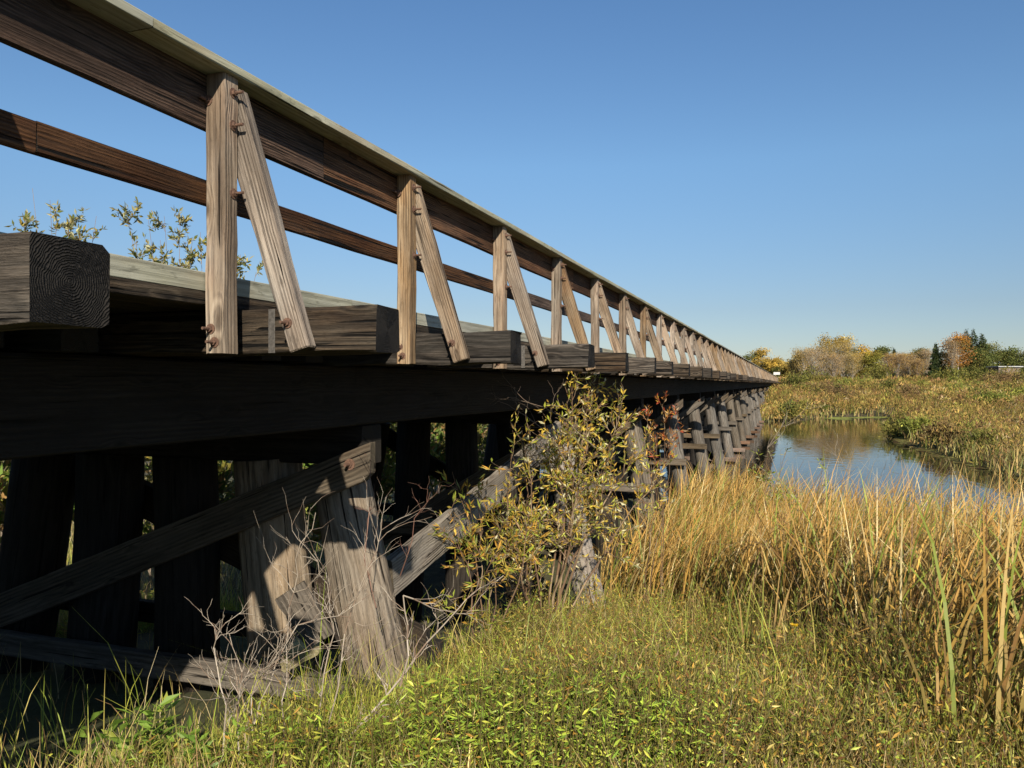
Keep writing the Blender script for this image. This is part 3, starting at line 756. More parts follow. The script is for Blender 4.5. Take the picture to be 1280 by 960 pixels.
dead([[(1100, 700, 14, .008), (1080, 640, 14), (1060, 590, 14), (1040, 560, 14)], [(1110, 720, 14, .007), (1130, 650, 14), (1150, 605, 14)], [(1000, 690, 15, .008), (975, 600, 15), (960, 560, 15), (985, 520, 15)], [(1090, 720, 14, .007), (1105, 650, 14), (1090, 610, 14)]],
     'thin grey bare twigs standing out against the pond water', 35, .7, 8, cols=((1, (.22, .18, .14)), (1, (.3, .26, .2))))
dead([[(745, 560, 8.2, .005), (700, 520, 8.2), (670, 505, 8.3), (640, 498, 8.3)], [(720, 600, 8.2, .005), (690, 545, 8.2), (660, 520, 8.3), (622, 500, 8.3)]], 'arching bare dark twigs above the yellow willow', 36, .4, 5, cols=((1, (.2, .15, .11)),))

# ---------------------------------------------------------------- ground cover (nobody could count it)
rng = np.random.default_rng(1234)
def scatter(n, rlo, rhi, dlo, dhi, power=1.0):
    """points in the camera's right/depth fan: slope rlo..rhi, depth dlo..dhi"""
    d = dlo*(dhi/dlo)**(rng.uniform(0, 1, n)**power); s_ = rng.uniform(rlo, rhi, n)
    r = s_*d; x, y = cw(r, d); return x, y, s_, d
def under_bridge(x): return (x < -2.6) & (x > -7.2)

def reed_lim(u): return np.interp(u, [760, 860, 1000, 1120, 1300], [12.5, 11.5, 7.8, 5.2, 3.9])
# cattails
def reed_field(n, rlo, rhi, dlo, dhi, keep, hlo, hhi, cols, wid=(.010, .018), lean=(.03, .25), droop=(.2, 1.2), azc=0.2, azs=.9, power=1.0, segs=6, tipgreen=None, wk=0.0):
    x, y, s_, d = scatter(n, rlo, rhi, dlo, dhi, power)
    k = keep(x, y, s_, d); x, y, s_, d = x[k], y[k], s_[k], d[k]; n = len(x)
    P = np.stack([x, y, ground_h(x, y)-.02], 1)
    az = rng.normal(azc, azs, n) 
    H = rng.uniform(hlo, hhi, n)*(.8+.4*vnoise(x, y, 1.6, 9)); W = rng.uniform(*wid, n)*(1+wk*d)
    out, pts = ribbons(rng, P, az, H, W, rng.uniform(*lean, n), rng.uniform(*droop, n), segs)
    base = pal(rng, cols, n, .22)
    return out, base, P, H
sp = Soup()
REED = [(4, (.66, .44, .15)), (4, (.60, .33, .09)), (2.5, (.70, .40, .10)), (2.4, (.30, .35, .06)), (1.2, (.27, .13, .05)), (1.2, (.76, .60, .30))]
def keep_reed(x, y, s_, d):
    s = sdf(x, y); u = 640+s_*1000
    # band of cattails along the near shore, further from us towards the bridge
    a = (s > -.9) & (d < 30)
    lim = reed_lim(u)+2.6*(vnoise(x, y, 1.3, 4)-.5)
    b_ = rng.uniform(0, 1, len(x)) < np.clip((d-lim+1.0)/3.6, 0, 1)**1.2
    return a & b_ & (x > np.where(y > 12, -2.9, -1.6))
out, base, P, H = reed_field(112000, .05, 1.25, 3.7, 29, keep_reed, 1.0, 2.15, REED, (.011, .023), (.02, .34), (.3, 2.5), R(25), 1.0, .8, wk=.02)
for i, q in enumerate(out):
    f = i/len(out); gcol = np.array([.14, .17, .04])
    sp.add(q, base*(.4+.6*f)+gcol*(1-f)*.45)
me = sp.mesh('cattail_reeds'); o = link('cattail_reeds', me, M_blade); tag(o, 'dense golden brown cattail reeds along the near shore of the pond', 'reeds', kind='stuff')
NREED = len(base)

# green weeds with lance leaves (goldenrod, willow-herb)
sp = Soup()
x, y, s_, d = scatter(46000, -.75, .9, 2.6, 15, .95)
s = sdf(x, y); u = 640+s_*1000
dens = vnoise(x, y, .8, 21)
k = (s > 1.0) & (d < reed_lim(u)+.5+1.2*dens) & ((x > -2.85) | (x < -8)) & ((u > 330) | (rng.uniform(0, 1, len(x)) < .45) | (d > 8)) & (rng.uniform(0, 1, len(x)) < np.clip(1.5-(u-700)/420, .42, 1)*np.clip(vnoise(x, y, .42, 35)*4-.7, .12, 1)) & (d > 3.1)
x, y, s_, d, u = x[k], y[k], s_[k], d[k], u[k]; n = len(x)
P = np.stack([x, y, ground_h(x, y)-.02], 1)
patch = .6*vnoise(x, y, 1.1, 31)+.4*vnoise(x, y, .4, 32); hgt = rng.uniform(.16, .5, n)*(.3+1.5*patch)*np.where(rng.uniform(0, 1, n) < .05, 1.7, 1)
hgt *= np.where(vnoise(x, y, .5, 44) > .70, 1.75, 1)
hgt *= 1-.6*np.clip((u-900)/200, 0, 1)*np.clip((d-3.8)/1.5, 0, 1)
hgt *= np.where((x < -1.75) & (y > 3.0) & (y < 6.2), .45, 1)*np.where((x < -1.9) & (y > 8) & (y < 11.5), .6, 1)
hgt = np.minimum(hgt, .62)*np.where(u < 330, .6, 1)
lean = rng.normal(0, .18, (n, 2)); tip = P+np.stack([lean[:, 0]*hgt, lean[:, 1]*hgt, hgt], 1)
sp.add(tube_quads(P, tip, .0035, .0015, 3), np.array([.17, .14, .05]))
lush = np.clip(vnoise(x, y, 1.1, 12)*2.4-.35, .1, 1)*np.clip(1.5-(u-680)/500, .25, 1)
NL = 17
sp1 = vnoise(x, y, .75, 91)+rng.normal(0, .12, n); kl = np.where(sp1 > .55, .5, np.where(sp1 < .36, 1.25, .95)); kw = np.where(sp1 > .55, .62, np.where(sp1 < .36, .75, .62))
for j in range(NL):
    f = (.12+.88*j/NL)*np.ones(n); q = P+(tip-P)*f[:, None]
    a = rng.uniform(0, 2*np.pi, n); D = np.stack([np.cos(a), np.sin(a), rng.uniform(-.5, 1.1, n)], 1)
    cg = pal(rng, [(4, (.38, .48, .06)), (3, (.22, .34, .045)), (2, (.56, .56, .09)), (.6, G['gold'])], n, .25)
    cb = pal(rng, [(2, (.44, .37, .07)), (3, (.34, .38, .06)), (1.5, (.52, .31, .07)), (.5, (.2, .10, .04)), (1.2, (.60, .50, .15))], n, .25)
    sel = rng.uniform(0, 1, n) < lush
    c_ = np.where(sel[:, None], cg, cb)*(.38+.55*vnoise(x, y, .45, 36)+.5*vnoise(x, y, 1.6, 37))[:, None]; dry = (f < .35) & (rng.uniform(0, 1, n) < .4); c_ = np.where(dry[:, None], np.array([.18, .12, .05]), c_)
    sp.add(leaves(rng, q, D, rng.uniform(.034, .075, n)*(1.15-.45*f)*(1+d*.03)*kl, rng.uniform(.009, .017, n)*(1+d*.04)*kw), c_)
o = link('leafy_weeds', sp.mesh('leafy_weeds'), M_leaf); tag(o, 'yellow green leafy weeds covering the bank below the bridge', 'weeds', kind='stuff')

# grass, dry stalks between the weeds
sp = Soup()
x, y, s_, d = scatter(120000, -.75, .75, 2.5, 26, .95)
s = sdf(x, y); u = 640+s_*1000
k = (s > .3) & ((x > -2.9) | (x < -8.2) | (rng.uniform(0, 1, len(x)) < .03)) & (d > 2.6)
x, y, s_, d, u = x[k], y[k], s_[k], d[k], u[k]; n = len(x)
P = np.stack([x, y, ground_h(x, y)-.02], 1)
patch = vnoise(x, y, 1.1, 51)
H = rng.uniform(.15, .5, n)*(.6+.8*patch)*np.where(rng.uniform(0, 1, n) < .06, 1.9, 1)
H *= np.where((d < 4.5) & (H > .45), .6, 1)
out, _ = ribbons(rng, P, rng.uniform(0, 6.28, n), H, rng.uniform(.003, .007, n)*(1+.05*d), rng.uniform(0, .4, n), rng.uniform(.1, 1.3, n), 3)
gr = pal(rng, [(3, (.46, .48, .08)), (2, (.28, .36, .05)), (1, (.60, .50, .13))], n, .2); br = pal(rng, [(3, (.52, .38, .16)), (2, (.32, .20, .09)), (1.5, (.28, .27, .07)), (1, (.6, .5, .28))], n, .2)
c_ = np.where((rng.uniform(0, 1, n) < np.clip(vnoise(x, y, 1.8, 61)*1.5-.25, .1, .9))[:, None], gr, br)
for q in out: sp.add(q, c_)
o = link('grass', sp.mesh('grass'), M_blade); tag(o, 'thin green and straw coloured grass among the weeds', 'grass', kind='stuff')

# brownish branching herbs between weeds and reeds
sp = Soup()
x, y, s_, d = scatter(9500, .0, .75, 3.4, 13, 1.0)
s = sdf(x, y); u = 640+s_*1000; k = (s > 1) & (d < reed_lim(u)+1.5) & (vnoise(x, y, .7, 66) > .3) & (d > 3.6) & (rng.uniform(0, 1, len(x)) < np.clip(.2+s_*2.2, 0, 1)); x, y, d = x[k], y[k], d[k]; n = len(x)
P = np.stack([x, y, ground_h(x, y)], 1)
for b_ in range(5):
    H = rng.uniform(.2, .75, n)*(.5+.9*vnoise(x, y, .8, 67)); D = unit(np.stack([rng.normal(0, .35, n), rng.normal(0, .35, n), np.ones(n)], 1)); T = P+D*H[:, None]
    sp.add(tube_quads(P, T, .0018+.0001*d, .0008, 3), pal(rng, [(2, (.24, .14, .06)), (1, (.36, .26, .11)), (2, (.20, .20, .05))], n*3, .2))
    for j in range(7):
        q = P+(T-P)*rng.uniform(.3, 1, n)[:, None]; 
        c_ = pal(rng, [(2, (.38, .37, .06)), (2, (.25, .30, .05)), (1.5, (.55, .34, .07)), (.8, (.24, .12, .045)), (1, (.62, .50, .15))], n, .25)
        sp.add(leaves(rng, q, unit(D+rng.normal(0, .8, (n, 3))), rng.uniform(.022, .05, n)*(1+.03*d), rng.uniform(.006, .012, n)*(1+.04*d)), c_)
o = link('branching_herbs', sp.mesh('branching_herbs'), M_leaf); tag(o, 'brown and olive branching herbs between the weeds and the reeds', 'herbs', kind='stuff')

# broad leaved green plants at the bottom left edge
def herb(u, v, d, h, n_l, ll, lw, label, seed, cols, cat='plant', stems=3, name='leafy_plant'):
    pl = Plant(seed); base = px(u, v, d); base[2] = float(ground_h(base[0], base[1])); rg = pl.rng
    top = px(u, v, d)[2]
    for k_ in range(stems):
        tip = base+np.array([rg.normal(0, .10), rg.normal(0, .06), (top-base[2])*rg.uniform(.7, 1)]); pts = [base+(tip-base)*f+rg.normal(0, .006, 3) for f in np.linspace(0, 1, 6)]
        pl.path(pts, .005, .002)
        for j in range(n_l):
            f = .35+.65*j/n_l; q = base+(tip-base)*f; a = j*2.4+k_
            pl.P.append(q[None]); pl.D.append(unit(np.array([[math.cos(a), math.sin(a), .45]])))
    return pl.finish(name, base, label, cat, None, [(1, (.22, .2, .07))], cols, ll, lw)
LG = [(3, (.22, .34, .05)), (2, (.14, .25, .035)), (1, (.38, .42, .08))]
herb(120, 885, 3.5, .6, 9, .10, .05, 'broad leaved green plant at the lower left edge in front of the shade', 601, LG, stems=3)
herb(160, 870, 3.45, .6, 14, .10, .03, 'narrow leaved light green plant right of the broad leaved one', 602, LG, stems=3)
herb(213, 850, 3.6, .6, 22, .09, .024, 'tall feathery green herb with a brown seed head', 603, LG, stems=3)
herb(255, 890, 3.5, .6, 20, .08, .024, 'bushy green herb left of the bare twigs', 604, LG, stems=4)
herb(215, 930, 3.3, .6, 20, .09, .03, 'low bright green herb at the bottom edge below the feathery one', 605, LG, stems=5)

# a few tall single cattail plants in front
def cattail(u, v, d, label, seed, green=True, group=None):
    rg = np.random.default_rng(seed); x, y = cw((u-640)/FPX*d, d); base = np.array((x, y, float(ground_h(x, y)))); H = px(u, v, d)[2]-base[2]
    e = empty('cattail_plant', tuple(base), label, 'cattail', group); n = 11
    P = np.tile(base, (n, 1))+rg.normal(0, .025, (n, 3))*np.array([1, 1, 0])
    for i in range(n):
        global rng
        out, _ = ribbons(rg, P[i:i+1], np.array([rg.uniform(0, 6.28)]), np.array([H*rg.uniform(.65, 1.05)]), np.array([rg.uniform(.014, .022)]), np.array([rg.uniform(.0, .12)]), np.array([rg.uniform(.05, .6)]), 7)
        sp_ = Soup(); c_ = np.array([.16, .23, .05]) if rg.uniform() < .55 else np.array([.48, .34, .14])
        for j, q in enumerate(out): sp_.add(q, c_*(1-.0*j)+np.array([.28, .14, .03])*(j/7)**2)
        part('blade', sp_.mesh('blade', False, base), M_blade, e, Matrix.Translation(Vector(base)))
    return e
cattail(935, 660, 6.4, 'tall cattail with green blades standing alone left of the reed bed', 71)
cattail(960, 700, 6.0, 'half green cattail just right of the lone tall one', 72)
cattail(1210, 640, 8.0, 'green and tan cattail rising at the right edge of the reed bed', 73)
cattail(1255, 650, 7.4, 'cattail with broad yellow green blades at the far right', 74)
cattail(1085, 690, 7.2, 'straw cattail with bent blades in the middle of the reed bed', 75)

# small yellow flower
pl = Plant(88); fb = ground_pt(993, 5.5); ft = px(993, 783, 5.5); pl.path([fb, (fb+ft)/2+np.array([.01, 0, 0]), ft], .003, .002)
aa = np.linspace(0, 6.28, 16, endpoint=False)
pl.P.append(np.tile(ft, (16, 1))); pl.D.append(np.stack([np.cos(aa), np.sin(aa)*.5, .5+0*aa], 1))
pl.finish('yellow_flower', fb, 'single small yellow flower head among the brown herbs', 'flower', None, [(1, (.2, .2, .07))], [(1, (.85, .55, .02))], .03, .014, stem='stem', crown='petals')

# ---------------------------------------------------------------- marsh beyond the water
def clumps(n, rlo, rhi, dlo, dhi, cond, hfun, cols, nl, seed):
    rg = np.random.default_rng(seed)
    d = np.sqrt(rg.uniform(dlo**1.3, dhi**1.3, n)**(2/1.3)); s_ = rg.uniform(rlo, rhi, n); x, y = cw(s_*d, d)
    s = sdf(x, y); k = (s > .2) & cond(x, y, s_, d, s); x, y, s_, d = x[k], y[k], s_[k], d[k]; n = len(x)
    gz = ground_h(x, y); H = hfun(x, y, d, rg); Wd = H*rg.uniform(.5, 1.0, n)+.2
    cc = pal(rg, cols, n, .22)*(.75+.5*vnoise(x, y, 9, 4))[:, None]
    sp_ = Soup()
    for j in range(nl):
        th = rg.uniform(0, 6.28, n); rr = np.sqrt(rg.uniform(0, 1, n)); zz = rg.uniform(.05, 1, n)**.8
        prof = np.sqrt(np.clip(1-zz**3, .05, 1))
        q = np.stack([x+Wd*rr*prof*np.cos(th), y+Wd*rr*prof*np.sin(th), gz+H*zz], 1)
        D = np.stack([rg.normal(0, .5, n), rg.normal(0, .5, n), rg.uniform(.2, 1.3, n)], 1)
        sz = (.04+.0016*d)*rg.uniform(.6, 1.5, n)
        sp_.add(leaves(rg, q, D, sz*2.0, sz*.5), cc*np.exp(rg.normal(0, .25, (n, 1)))*(1+.12*rg.normal(size=(n, 3))*.5))
    return sp_, n
MARSH = [(3, (.28, .21, .06)), (1.8, (.21, .19, .05)), (2.2, (.34, .23, .075)), (1.7, (.25, .145, .065)), (1.3, (.46, .31, .10)), (.5, (.36, .31, .07)), (.5, (.48, .37, .19))]
sp_, nc = clumps(9000, .1, .95, 30, 215, lambda x, y, s_, d, s: (d > 31), lambda x, y, d, rg: rg.uniform(.7, 1.5, len(x))*(.7+.8*vnoise(x, y, 7, 8))*(1+.3*(d > 120)), MARSH, 42, 900)
o = link('marsh_vegetation', sp_.mesh('marsh_vegetation'), M_far); tag(o, 'olive and rust brown marsh scrub spreading beyond the pond', 'marsh plants', kind='stuff')
sp_, nc = clumps(3000, -1.3, .25, 22, 190, lambda x, y, s_, d, s: ((x < -8) | (y > 88)) & ~((x > -7.6) & (x < -1.8)), lambda x, y, d, rg: rg.uniform(.8, 2.0, len(x)), MARSH, 18, 901)
o = link('marsh_vegetation', sp_.mesh('marsh_vegetation'), M_far); tag(o, 'marsh scrub on the far side of the bridge', 'marsh plants', kind='stuff')

# straw coloured sedge fringe along the far shores
sp = Soup(); rg = np.random.default_rng(42)
n = 26000; ds = rg.uniform(30, 104, n); ss = rg.uniform(.2, .8, n); x, y = cw(ss*ds, ds); s = sdf(x, y); k = (s > -.4) & (s < 2.6) & (ds > 31); x, y, ds = x[k], y[k], ds[k]; n = len(x)
P = np.stack([x, y, np.maximum(ground_h(x, y), WATER-.1)], 1)
out, _ = ribbons(rg, P, rg.uniform(0, 6.28, n), rg.uniform(.5, 1.3, n), .02+.0010*ds, rg.uniform(0, .35, n), rg.uniform(.1, 1., n), 3)
c_ = pal(rg, [(2, (.30, .27, .09)), (2, (.42, .30, .12)), (1.5, (.18, .20, .045)), (1, (.2, .13, .06))], n, .25)
for q in out: sp.add(q, c_)
o = link('shore_sedge', sp.mesh('shore_sedge'), M_blade); tag(o, 'straw and green sedge fringe along the far and right shores of the pond', 'sedge', kind='stuff')

# floating mats of duckweed
def mat_patch(name, pts, label, dens, seed, size):
    rg = np.random.default_rng(seed); sp_ = Soup(); Q = []
    for (u0, v0, u1, v1, n) in pts:
        u = rg.uniform(u0, u1, n); f = (u-u0)/(u1-u0); v = v0+(v1-v0)*f+rg.normal(0, size[0], n); d = 4000/np.maximum(v-480, 20)
        x, y = cw((u-640)/FPX*d, d); k = sdf(x, y) < .6; x, y, d = x[k], y[k], d[k]; m_ = len(x)
        a = rg.uniform(0, 6.28, m_); r1 = rg.uniform(.06, .22, m_)*size[1]; r2 = r1*rg.uniform(.4, 1, m_)
        e1 = np.stack([np.cos(a), np.sin(a), 0*a], 1)*r1[:, None]; e2 = np.stack([-np.sin(a), np.cos(a), 0*a], 1)*r2[:, None]
        c = np.stack([x, y, WATER+rg.uniform(.006, .03, m_)], 1)
        sp_.add(np.stack([c-e1, c-e2, c+e1, c+e2], 1), pal(rg, dens, m_, .2))
    o = link(name, sp_.mesh(name), M_far); tag(o, label, 'water plants', kind='stuff')
mat_patch('lily_pads', [(1115, 534, 1165, 556, 1800), (1140, 548, 1230, 578, 3400), (1200, 566, 1290, 592, 3400), (1120, 545, 1210, 566, 1400)], 'brown green mats of water plants floating along the right shore', [(2, (.22, .18, .06)), (1.4, (.28, .27, .08)), (1, (.14, .09, .04))], 5, (4.2, 2.0))
mat_patch('duckweed', [(1043, 521.5, 1118, 521.5, 1500), (1035, 523, 1060, 524, 200)], 'bright yellow green strip of duckweed on the far shore of the pond', [(2, (.40, .42, .12)), (1, (.32, .36, .09))], 6, (.5, 3.0))

# shrubs one can tell apart on the marsh
def round_shrub(u, d, h, wd, cols, label, seed, n=1500, group=None):
    rg = np.random.default_rng(seed); base = ground_pt(u, d); e = empty('marsh_shrub', tuple(base), label, 'shrub', group)
    A_, B_ = [], []
    for k_ in range(14):
        a = rg.uniform(0, 6.28); A_.append(base); B_.append(base+np.array([math.cos(a)*wd*.7*rg.uniform(.2, 1), math.sin(a)*wd*.7*rg.uniform(.2, 1), h*rg.uniform(.6, 1)]))
    sp_ = Soup(); sp_.add(tube_quads(np.array(A_), np.array(B_), .05, .015, 3), np.array([.12, .09, .06])); part('stems', sp_.mesh('stems', False, base), M_twig, e, Matrix.Translation(Vector(base)))
    cen = base+np.array([0, 0, h*.55])+rg.normal(0, 1, (26, 3))*np.array([wd*.38, wd*.38, h*.2]); ci = rg.integers(0, 26, n)
    q = cen[ci]+rg.normal(0, 1, (n, 3))*np.array([wd*.2, wd*.2, h*.13]); q[:, 2] = np.maximum(q[:, 2], base[2])
    sz = .10+.0016*d; cc = pal(rg, cols, 26, .2)[ci]*np.exp(rg.normal(0, .2, (n, 1)))
    sp_ = Soup(); sp_.add(leaves(rg, q, rg.normal(size=(n, 3))+UP*.5, sz*rg.uniform(.8, 1.8, n), sz*.6), cc); part('leaves', sp_.mesh('leaves', False, base), M_far, e, Matrix.Translation(Vector(base)))
OL = [(2, (.17, .165, .04)), (1, (.24, .21, .055)), (1, (.12, .13, .035))]; RB = [(2, (.20, .13, .06)), (1, (.16, .12, .05)), (1, (.26, .18, .07))]; YG = [(2, (.28, .28, .06)), (1, (.2, .23, .05))]
rs = np.random.default_rng(3)
named = [(1184, 178, 3.2, 3.0, OL, 'round green shrub below the pair of dark conifers'), (1212, 172, 3.0, 3.4, OL, 'round green shrub under the orange maple'), (1245, 160, 2.6, 3.2, RB, 'brown shrub below the low pale roof'),
         (1095, 185, 3.2, 3.4, OL, 'dark green shrub at the foot of the bright yellow tree'), (1015, 165, 3.2, 3.0, OL, 'dark green shrub at the foot of the leftmost tan trees'), (996, 150, 3.0, 2.6, OL, 'dark shrub right of the far bridge end'),
         (1270, 120, 2.2, 2.6, YG, 'yellow green shrub at the right edge on the marsh'), (1240, 105, 2.0, 2.2, YG, 'bright green low shrub in the right part of the marsh'), (1125, 60.5, 1.7, 1.3, OL, 'dark green shrub on the point where the right shore turns'),
         (1150, 57, 1.5, 1.2, YG, 'yellow green shrub overhanging the right shore'), (1185, 49, 1.5, 1.2, RB, 'rust brown shrub on the right shore above the lily pads'), (1225, 43.5, 1.3, 1.1, OL, 'olive shrub on the right shore near the picture edge'),
         (985, 88, 1.6, 1.6, OL, 'green shrub on the far bank beside the bridge'), (1012, 96, 1.5, 2.0, YG, 'yellow green clump on the far bank left of the duckweed'), (1060, 110, 1.9, 2.2, RB, 'rusty shrub behind the duckweed strip')]
named += [(1250, 172, 4.1, 3.6, OL, 'dark shrub hiding the left end of the low shed'), (1263, 168, 3.7, 3.8, RB, 'brown shrub in front of the middle of the low shed'), (1277, 170, 4.0, 3.8, OL, 'olive shrub in front of the right end of the low shed')]
for i, (u, d, h, wd, cols, lab) in enumerate(named): round_shrub(u, d, h+(.9 if d > 140 and h < 3.6 else 0), wd, cols, lab, 700+i)
for i in range(26):
    u = rs.uniform(985, 1300); d = rs.uniform(105, 190); round_shrub(u, d, rs.uniform(1.8, 3.2), rs.uniform(1.6, 3.2), [OL, RB, YG][rs.integers(3)], 'low rounded bush among the marsh scrub', 760+i, 700, 'rounded bushes scattered over the far marsh')

# ---------------------------------------------------------------- far trees
def tree(u, topv, wpx, d, kind, label, seed, group='trees along the far edge of the marsh'):
    rg = np.random.default_rng(seed); base = ground_pt(u, d); top = (480-topv)/FPX*d; H = top-base[2]; Wd = wpx/FPX*d*.5
    e = empty({'conifer': 'conifer_tree', 'bare': 'thin_leaved_tree'}.get(kind[0], 'broadleaf_tree'), tuple(base), label, 'tree', group)
    sp_ = Soup(); A_, B_, ra, rb = [], [], [], []
    style, cols, n, tcol = kind; n = int(n*1.5)
    prev = base.copy(); lx = rg.normal(0, .02, 2)
    trunk = [base+np.array([lx[0]*f*H, lx[1]*f*H, f*H*(1.0 if style == 'conifer' else .93)]) for f in np.linspace(0, 1, 7)]
    for i in range(6): A_.append(trunk[i]); B_.append(trunk[i+1]); ra.append(.022*H*(1-i/6.5)*.6); rb.append(.022*H*(1-(i+1)/6.5)*.6)
    tips = []
    nb_ = {'bare': 60, 'conifer': 46}.get(style, 26)
    for k_ in range(nb_):
        f = rg.uniform(.12 if style != 'maple' else .3, .95 if style != 'conifer' else .995); q = trunk[0]+(trunk[-1]-trunk[0])*f; a = rg.uniform(0, 6.28)
        if style == 'conifer': rr = Wd*(1-f)**.85*rg.uniform(.6, 1.1)+.05; tip = q+np.array([math.cos(a)*rr, math.sin(a)*rr, -rr*.12])
        elif style == 'bare': rr = Wd*rg.uniform(.3, 1)*math.sqrt(max(.05, 1-(f-.45)**2*2.2)); tip = q+np.array([math.cos(a)*rr, math.sin(a)*rr, (H-f*H)*rg.uniform(.3, .98)])
        else: rr = Wd*rg.uniform(.55, 1)*math.sqrt(max(.08, 1-((f-.55)/.5)**2)); tip = q+np.array([math.cos(a)*rr, math.sin(a)*rr, rr*.5])
        tip[2] = min(tip[2], base[2]+H); A_.append(q); B_.append(tip); ra.append(.05*H/12); rb.append(.015*H/12); tips.append((q, tip))
    sp_.add(tube_quads(np.array(A_), np.array(B_), np.array(ra), np.array(rb), 4), np.array(tcol)); part('trunk', sp_.mesh('trunk', False, base), M_twig, e, Matrix.Translation(Vector(base)))
    Q0 = np.array([a for a, _ in tips]); Q1 = np.array([b_ for _, b_ in tips]); ci = rg.integers(0, nb_, n)
    f = rg.uniform(.2 if style == 'conifer' else .35, 1.05, n)[:, None]
    spread = {'bare': .07, 'conifer': .045}.get(style, .085)*H
    taper = np.clip((base[2]+H-Q0[ci][:, 2:3])/(H*.45), .12, 1) if style == 'conifer' else 1
    if style == 'conifer':
        fz = 1-np.sqrt(rg.uniform(0.0, .92, n)); th = rg.uniform(0, 6.28, n); lay = .72+.28*np.sin(fz*46+np.sin(th*3)*1.2); rr_ = (Wd*(1-fz)**.8*lay+.05)*rg.uniform(.25, 1, n)**.5
        qc = base+np.stack([rr_*np.cos(th), rr_*np.sin(th), H*fz-rr_*.15], 1)
    q = Q0[ci]+(Q1[ci]-Q0[ci])*f+taper*rg.normal(0, spread, (n, 3))*np.array([.8, .8, .6 if style != 'conifer' else .35])
    if style == 'conifer': q = qc
    cc = pal(rg, cols, nb_, .22)[ci]*np.exp(rg.normal(0, .22, (n, 1)))
    D = rg.normal(size=(n, 3))*np.array([1, 1, .7]) + (UP*1.4 if style == 'bare' else 0)
    n_ = n; sz = .00095*d*rg.uniform(.7, 1.5, n)*(.8 if style == 'bare' else 1.1)
    sp_ = Soup(); sp_.add(leaves(rg, q, D, sz*1.7, sz*(.5 if style == 'bare' else .9)), cc); part('crown', sp_.mesh('crown', False, base), M_far, e, Matrix.Translation(Vector(base)))
K = dict(
 tan=('bare', [(3, (.40, .29, .10)), (2, (.34, .26, .11)), (1, (.48, .32, .07))], 3200, (.36, .32, .26)),
 greytan=('bare', [(3, (.36, .28, .18)), (2, (.36, .25, .12)), (1, (.44, .28, .10))], 2000, (.36, .31, .25)),
 goldbr=('broad', [(3, (.42, .29, .07)), (2, (.32, .25, .07)), (1, (.50, .34, .07))], 3200, (.2, .17, .14)),
 gold=('broad', [(3, (.50, .30, .04)), (1, (.42, .30, .06))], 2200, (.2, .17, .14)),
 yg=('broad', [(3, (.26, .24, .05)), (1, (.34, .28, .06))], 2200, (.2, .17, .14)),
 olive=('broad', [(3, (.13, .14, .04)), (1, (.2, .17, .05))], 2400, (.12, .1, .08)),
 green=('broad', [(3, (.12, .14, .04)), (1, (.19, .18, .05))], 2600, (.1, .08, .07)),
 rust=('bare', [(3, (.40, .26, .10)), (2, (.32, .22, .11)), (1, (.46, .31, .08))], 2000, (.3, .27, .24)),
 maple=('maple', [(3, (.46, .22, .04)), (1.4, (.34, .17, .05)), (.8, (.14, .13, .04))], 3200, (.45, .43, .40)),
 con=('conifer', [(3, (.035, .055, .025)), (1, (.06, .075, .03))], 3200, (.1, .08, .06)),
 congreen=('conifer', [(3, (.05, .075, .028)), (1, (.10, .11, .04))], 4200, (.1, .08, .06)))
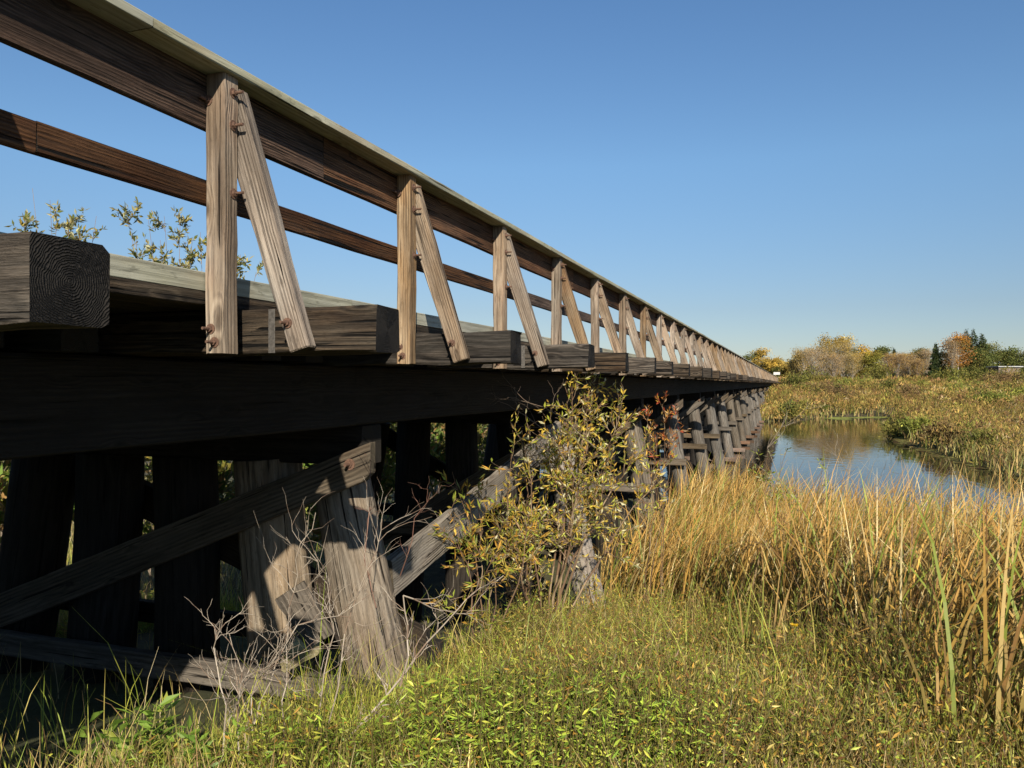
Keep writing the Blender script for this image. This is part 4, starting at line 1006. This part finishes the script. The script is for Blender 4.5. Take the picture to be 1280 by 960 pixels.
T = [(986, 456, 16, 230, 'goldbr', 'low golden tree filling the gap right of the bridge end'), (999, 446, 18, 215, 'goldbr', 'golden tree behind the reddish one at the left end of the tree line'), (938, 446, 15, 290, 'olive', 'olive tree seen over the far end of the railing'), (952, 439, 17, 290, 'goldbr', 'golden brown tree behind the far end of the bridge'), (966, 449, 16, 285, 'goldbr', 'low rusty tree just left of where the bridge ends'), (977, 459, 12, 280, 'olive', 'small olive tree at the very end of the bridge'),
 (994, 451, 14, 205, 'tan', 'small reddish tree at the left end of the marsh tree line'), (1006, 436, 20, 200, 'tan', 'thin tan tree second from the left in the tree line'), (1018, 434, 22, 190, 'greytan', 'grey twiggy tree in front of the tall tan trees'), (1030, 431, 24, 205, 'tan', 'tan tree left of the tallest golden brown tree'), (1045, 424, 30, 208, 'goldbr', 'tallest golden brown tree in the left group'),
 (1056, 426, 24, 200, 'tan', 'tan tree right of the tallest golden brown one'), (1042, 442, 22, 188, 'greytan', 'low grey twiggy tree in the left group'), (1068, 431, 18, 205, 'olive', 'olive topped tree left of the bright yellow tree'), (1066, 442, 20, 190, 'tan', 'brownish tree just left of the bright yellow tree'), (1081, 433, 14, 195, 'gold', 'slim bright yellow tree'),
 (1091, 442, 18, 192, 'yg', 'yellow green tree right of the slim bright yellow one'), (1101, 435, 14, 225, 'green', 'dark green treetop rising behind the rust trees'), (1109, 443, 16, 195, 'rust', 'rust tree beside the dark green treetop'), (1118, 437, 9, 225, 'con', 'thin dark conifer spire behind the rust trees'), (1122, 443, 18, 195, 'rust', 'thin rust tree in front of the conifer spire'),
 (1135, 442, 20, 195, 'rust', 'orange brown bare tree in the middle of the tree line'), (1128, 444, 16, 200, 'greytan', 'grey bare tree among the rust trees'), (1148, 437, 14, 210, 'olive', 'olive tree left of the pale bare tree'), (1147, 450, 16, 190, 'rust', 'low rust tree below the olive tree'), (1159, 437, 14, 205, 'greytan', 'pale bare branched tree left of the dark conifer'),
 (1170, 430, 17, 188, 'congreen', 'dark conifer standing left of the orange maple'), (1182, 441, 16, 190, 'yg', 'yellow green tree between the conifer and the maple'), (1198, 420, 26, 186, 'maple', 'orange maple with a pale trunk'), (1191, 424, 14, 184, 'greytan', 'pale trunked bare tree against the orange maple'),
 (1209, 413, 20, 200, 'con', 'tall spruce spire behind the maple'), (1217, 413, 26, 200, 'congreen', 'tallest spruce right of the maple'), (1228, 418, 26, 198, 'congreen', 'broad spruce right of the tallest one'), (1224, 440, 26, 195, 'green', 'dark green tree under the spruces'), (1238, 432, 22, 198, 'green', 'dark green tree sloping down right of the spruces'),
 (1250, 439, 14, 215, 'olive', 'small olive tree above the pale roof'), (1261, 436, 18, 215, 'green', 'rounded green tree above the pale roof'), (1275, 440, 20, 215, 'olive', 'olive tree at the right edge of the picture'), (1292, 438, 22, 215, 'green', 'green tree cut by the right edge')]
for i, (u, tv, wpx, d, kd, lab) in enumerate(T): tree(u, tv-2, wpx*1.65, d, K[kd], lab, 1000+i)
# a far wood all round the horizon
sp_ = Soup(); rg = np.random.default_rng(8)
n = 26000; a = rg.uniform(0, 6.28, n); rr = rg.uniform(330, 480, n); x = rr*np.cos(a); y = rr*np.sin(a); hh = (5+4*vnoise(a*60, rr*.05, 1, 5))*rg.uniform(0, 1, n)
P = np.stack([x, y, ground_h(x, y)+hh], 1); r_, d_ = wc(x, y)
keep = ~((d_ > 0) & (np.abs(r_/np.maximum(d_, 1)) < .36) & (rr*0 == 0) & (hh > 5.0))
P = P[keep]; n = len(P); sp_.add(leaves(rg, P, rg.normal(size=(n, 3)), rg.uniform(2.2, 4.0, n), rg.uniform(1.6, 3, n)), pal(rg, [(2, (.14, .13, .05)), (1, (.25, .17, .07)), (1, (.07, .09, .03))], n, .25))
o = link('far_wood', sp_.mesh('far_wood'), M_far); tag(o, 'far autumn wood along the horizon behind the tree line', 'woods', kind='stuff')

# low building with a pale roof among the trees
sb = ground_pt(1262, 182); sb[2] += 1.0
shed = empty('low_shed', tuple(sb), 'low shed with a flat pale roof half hidden by bushes at the right', 'building')
Ms = frame(sb, (cT, sT, 0), (0, 0, 1))
def boxm(name, x0, x1, y0, y1, z0, z1):
    V_ = [(x, y_, z) for x in (x0, x1) for y_ in (y0, y1) for z in (z0, z1)]
    F_ = [(0, 1, 3, 2), (4, 6, 7, 5), (0, 4, 5, 1), (2, 3, 7, 6), (0, 2, 6, 4), (1, 5, 7, 3)]
    return raw_mesh(name, V_, F_)
zr = (480-457.5)/FPX*182-sb[2]
part('wall', boxm('wall', -2.4, 2.6, 0, 4, -1.2, zr-.25), M_siding, shed, Ms)
part('roof', boxm('roof', -2.7, 3.0, -.4, 4.4, zr-.24, zr-.02), M_roof, shed, Ms)
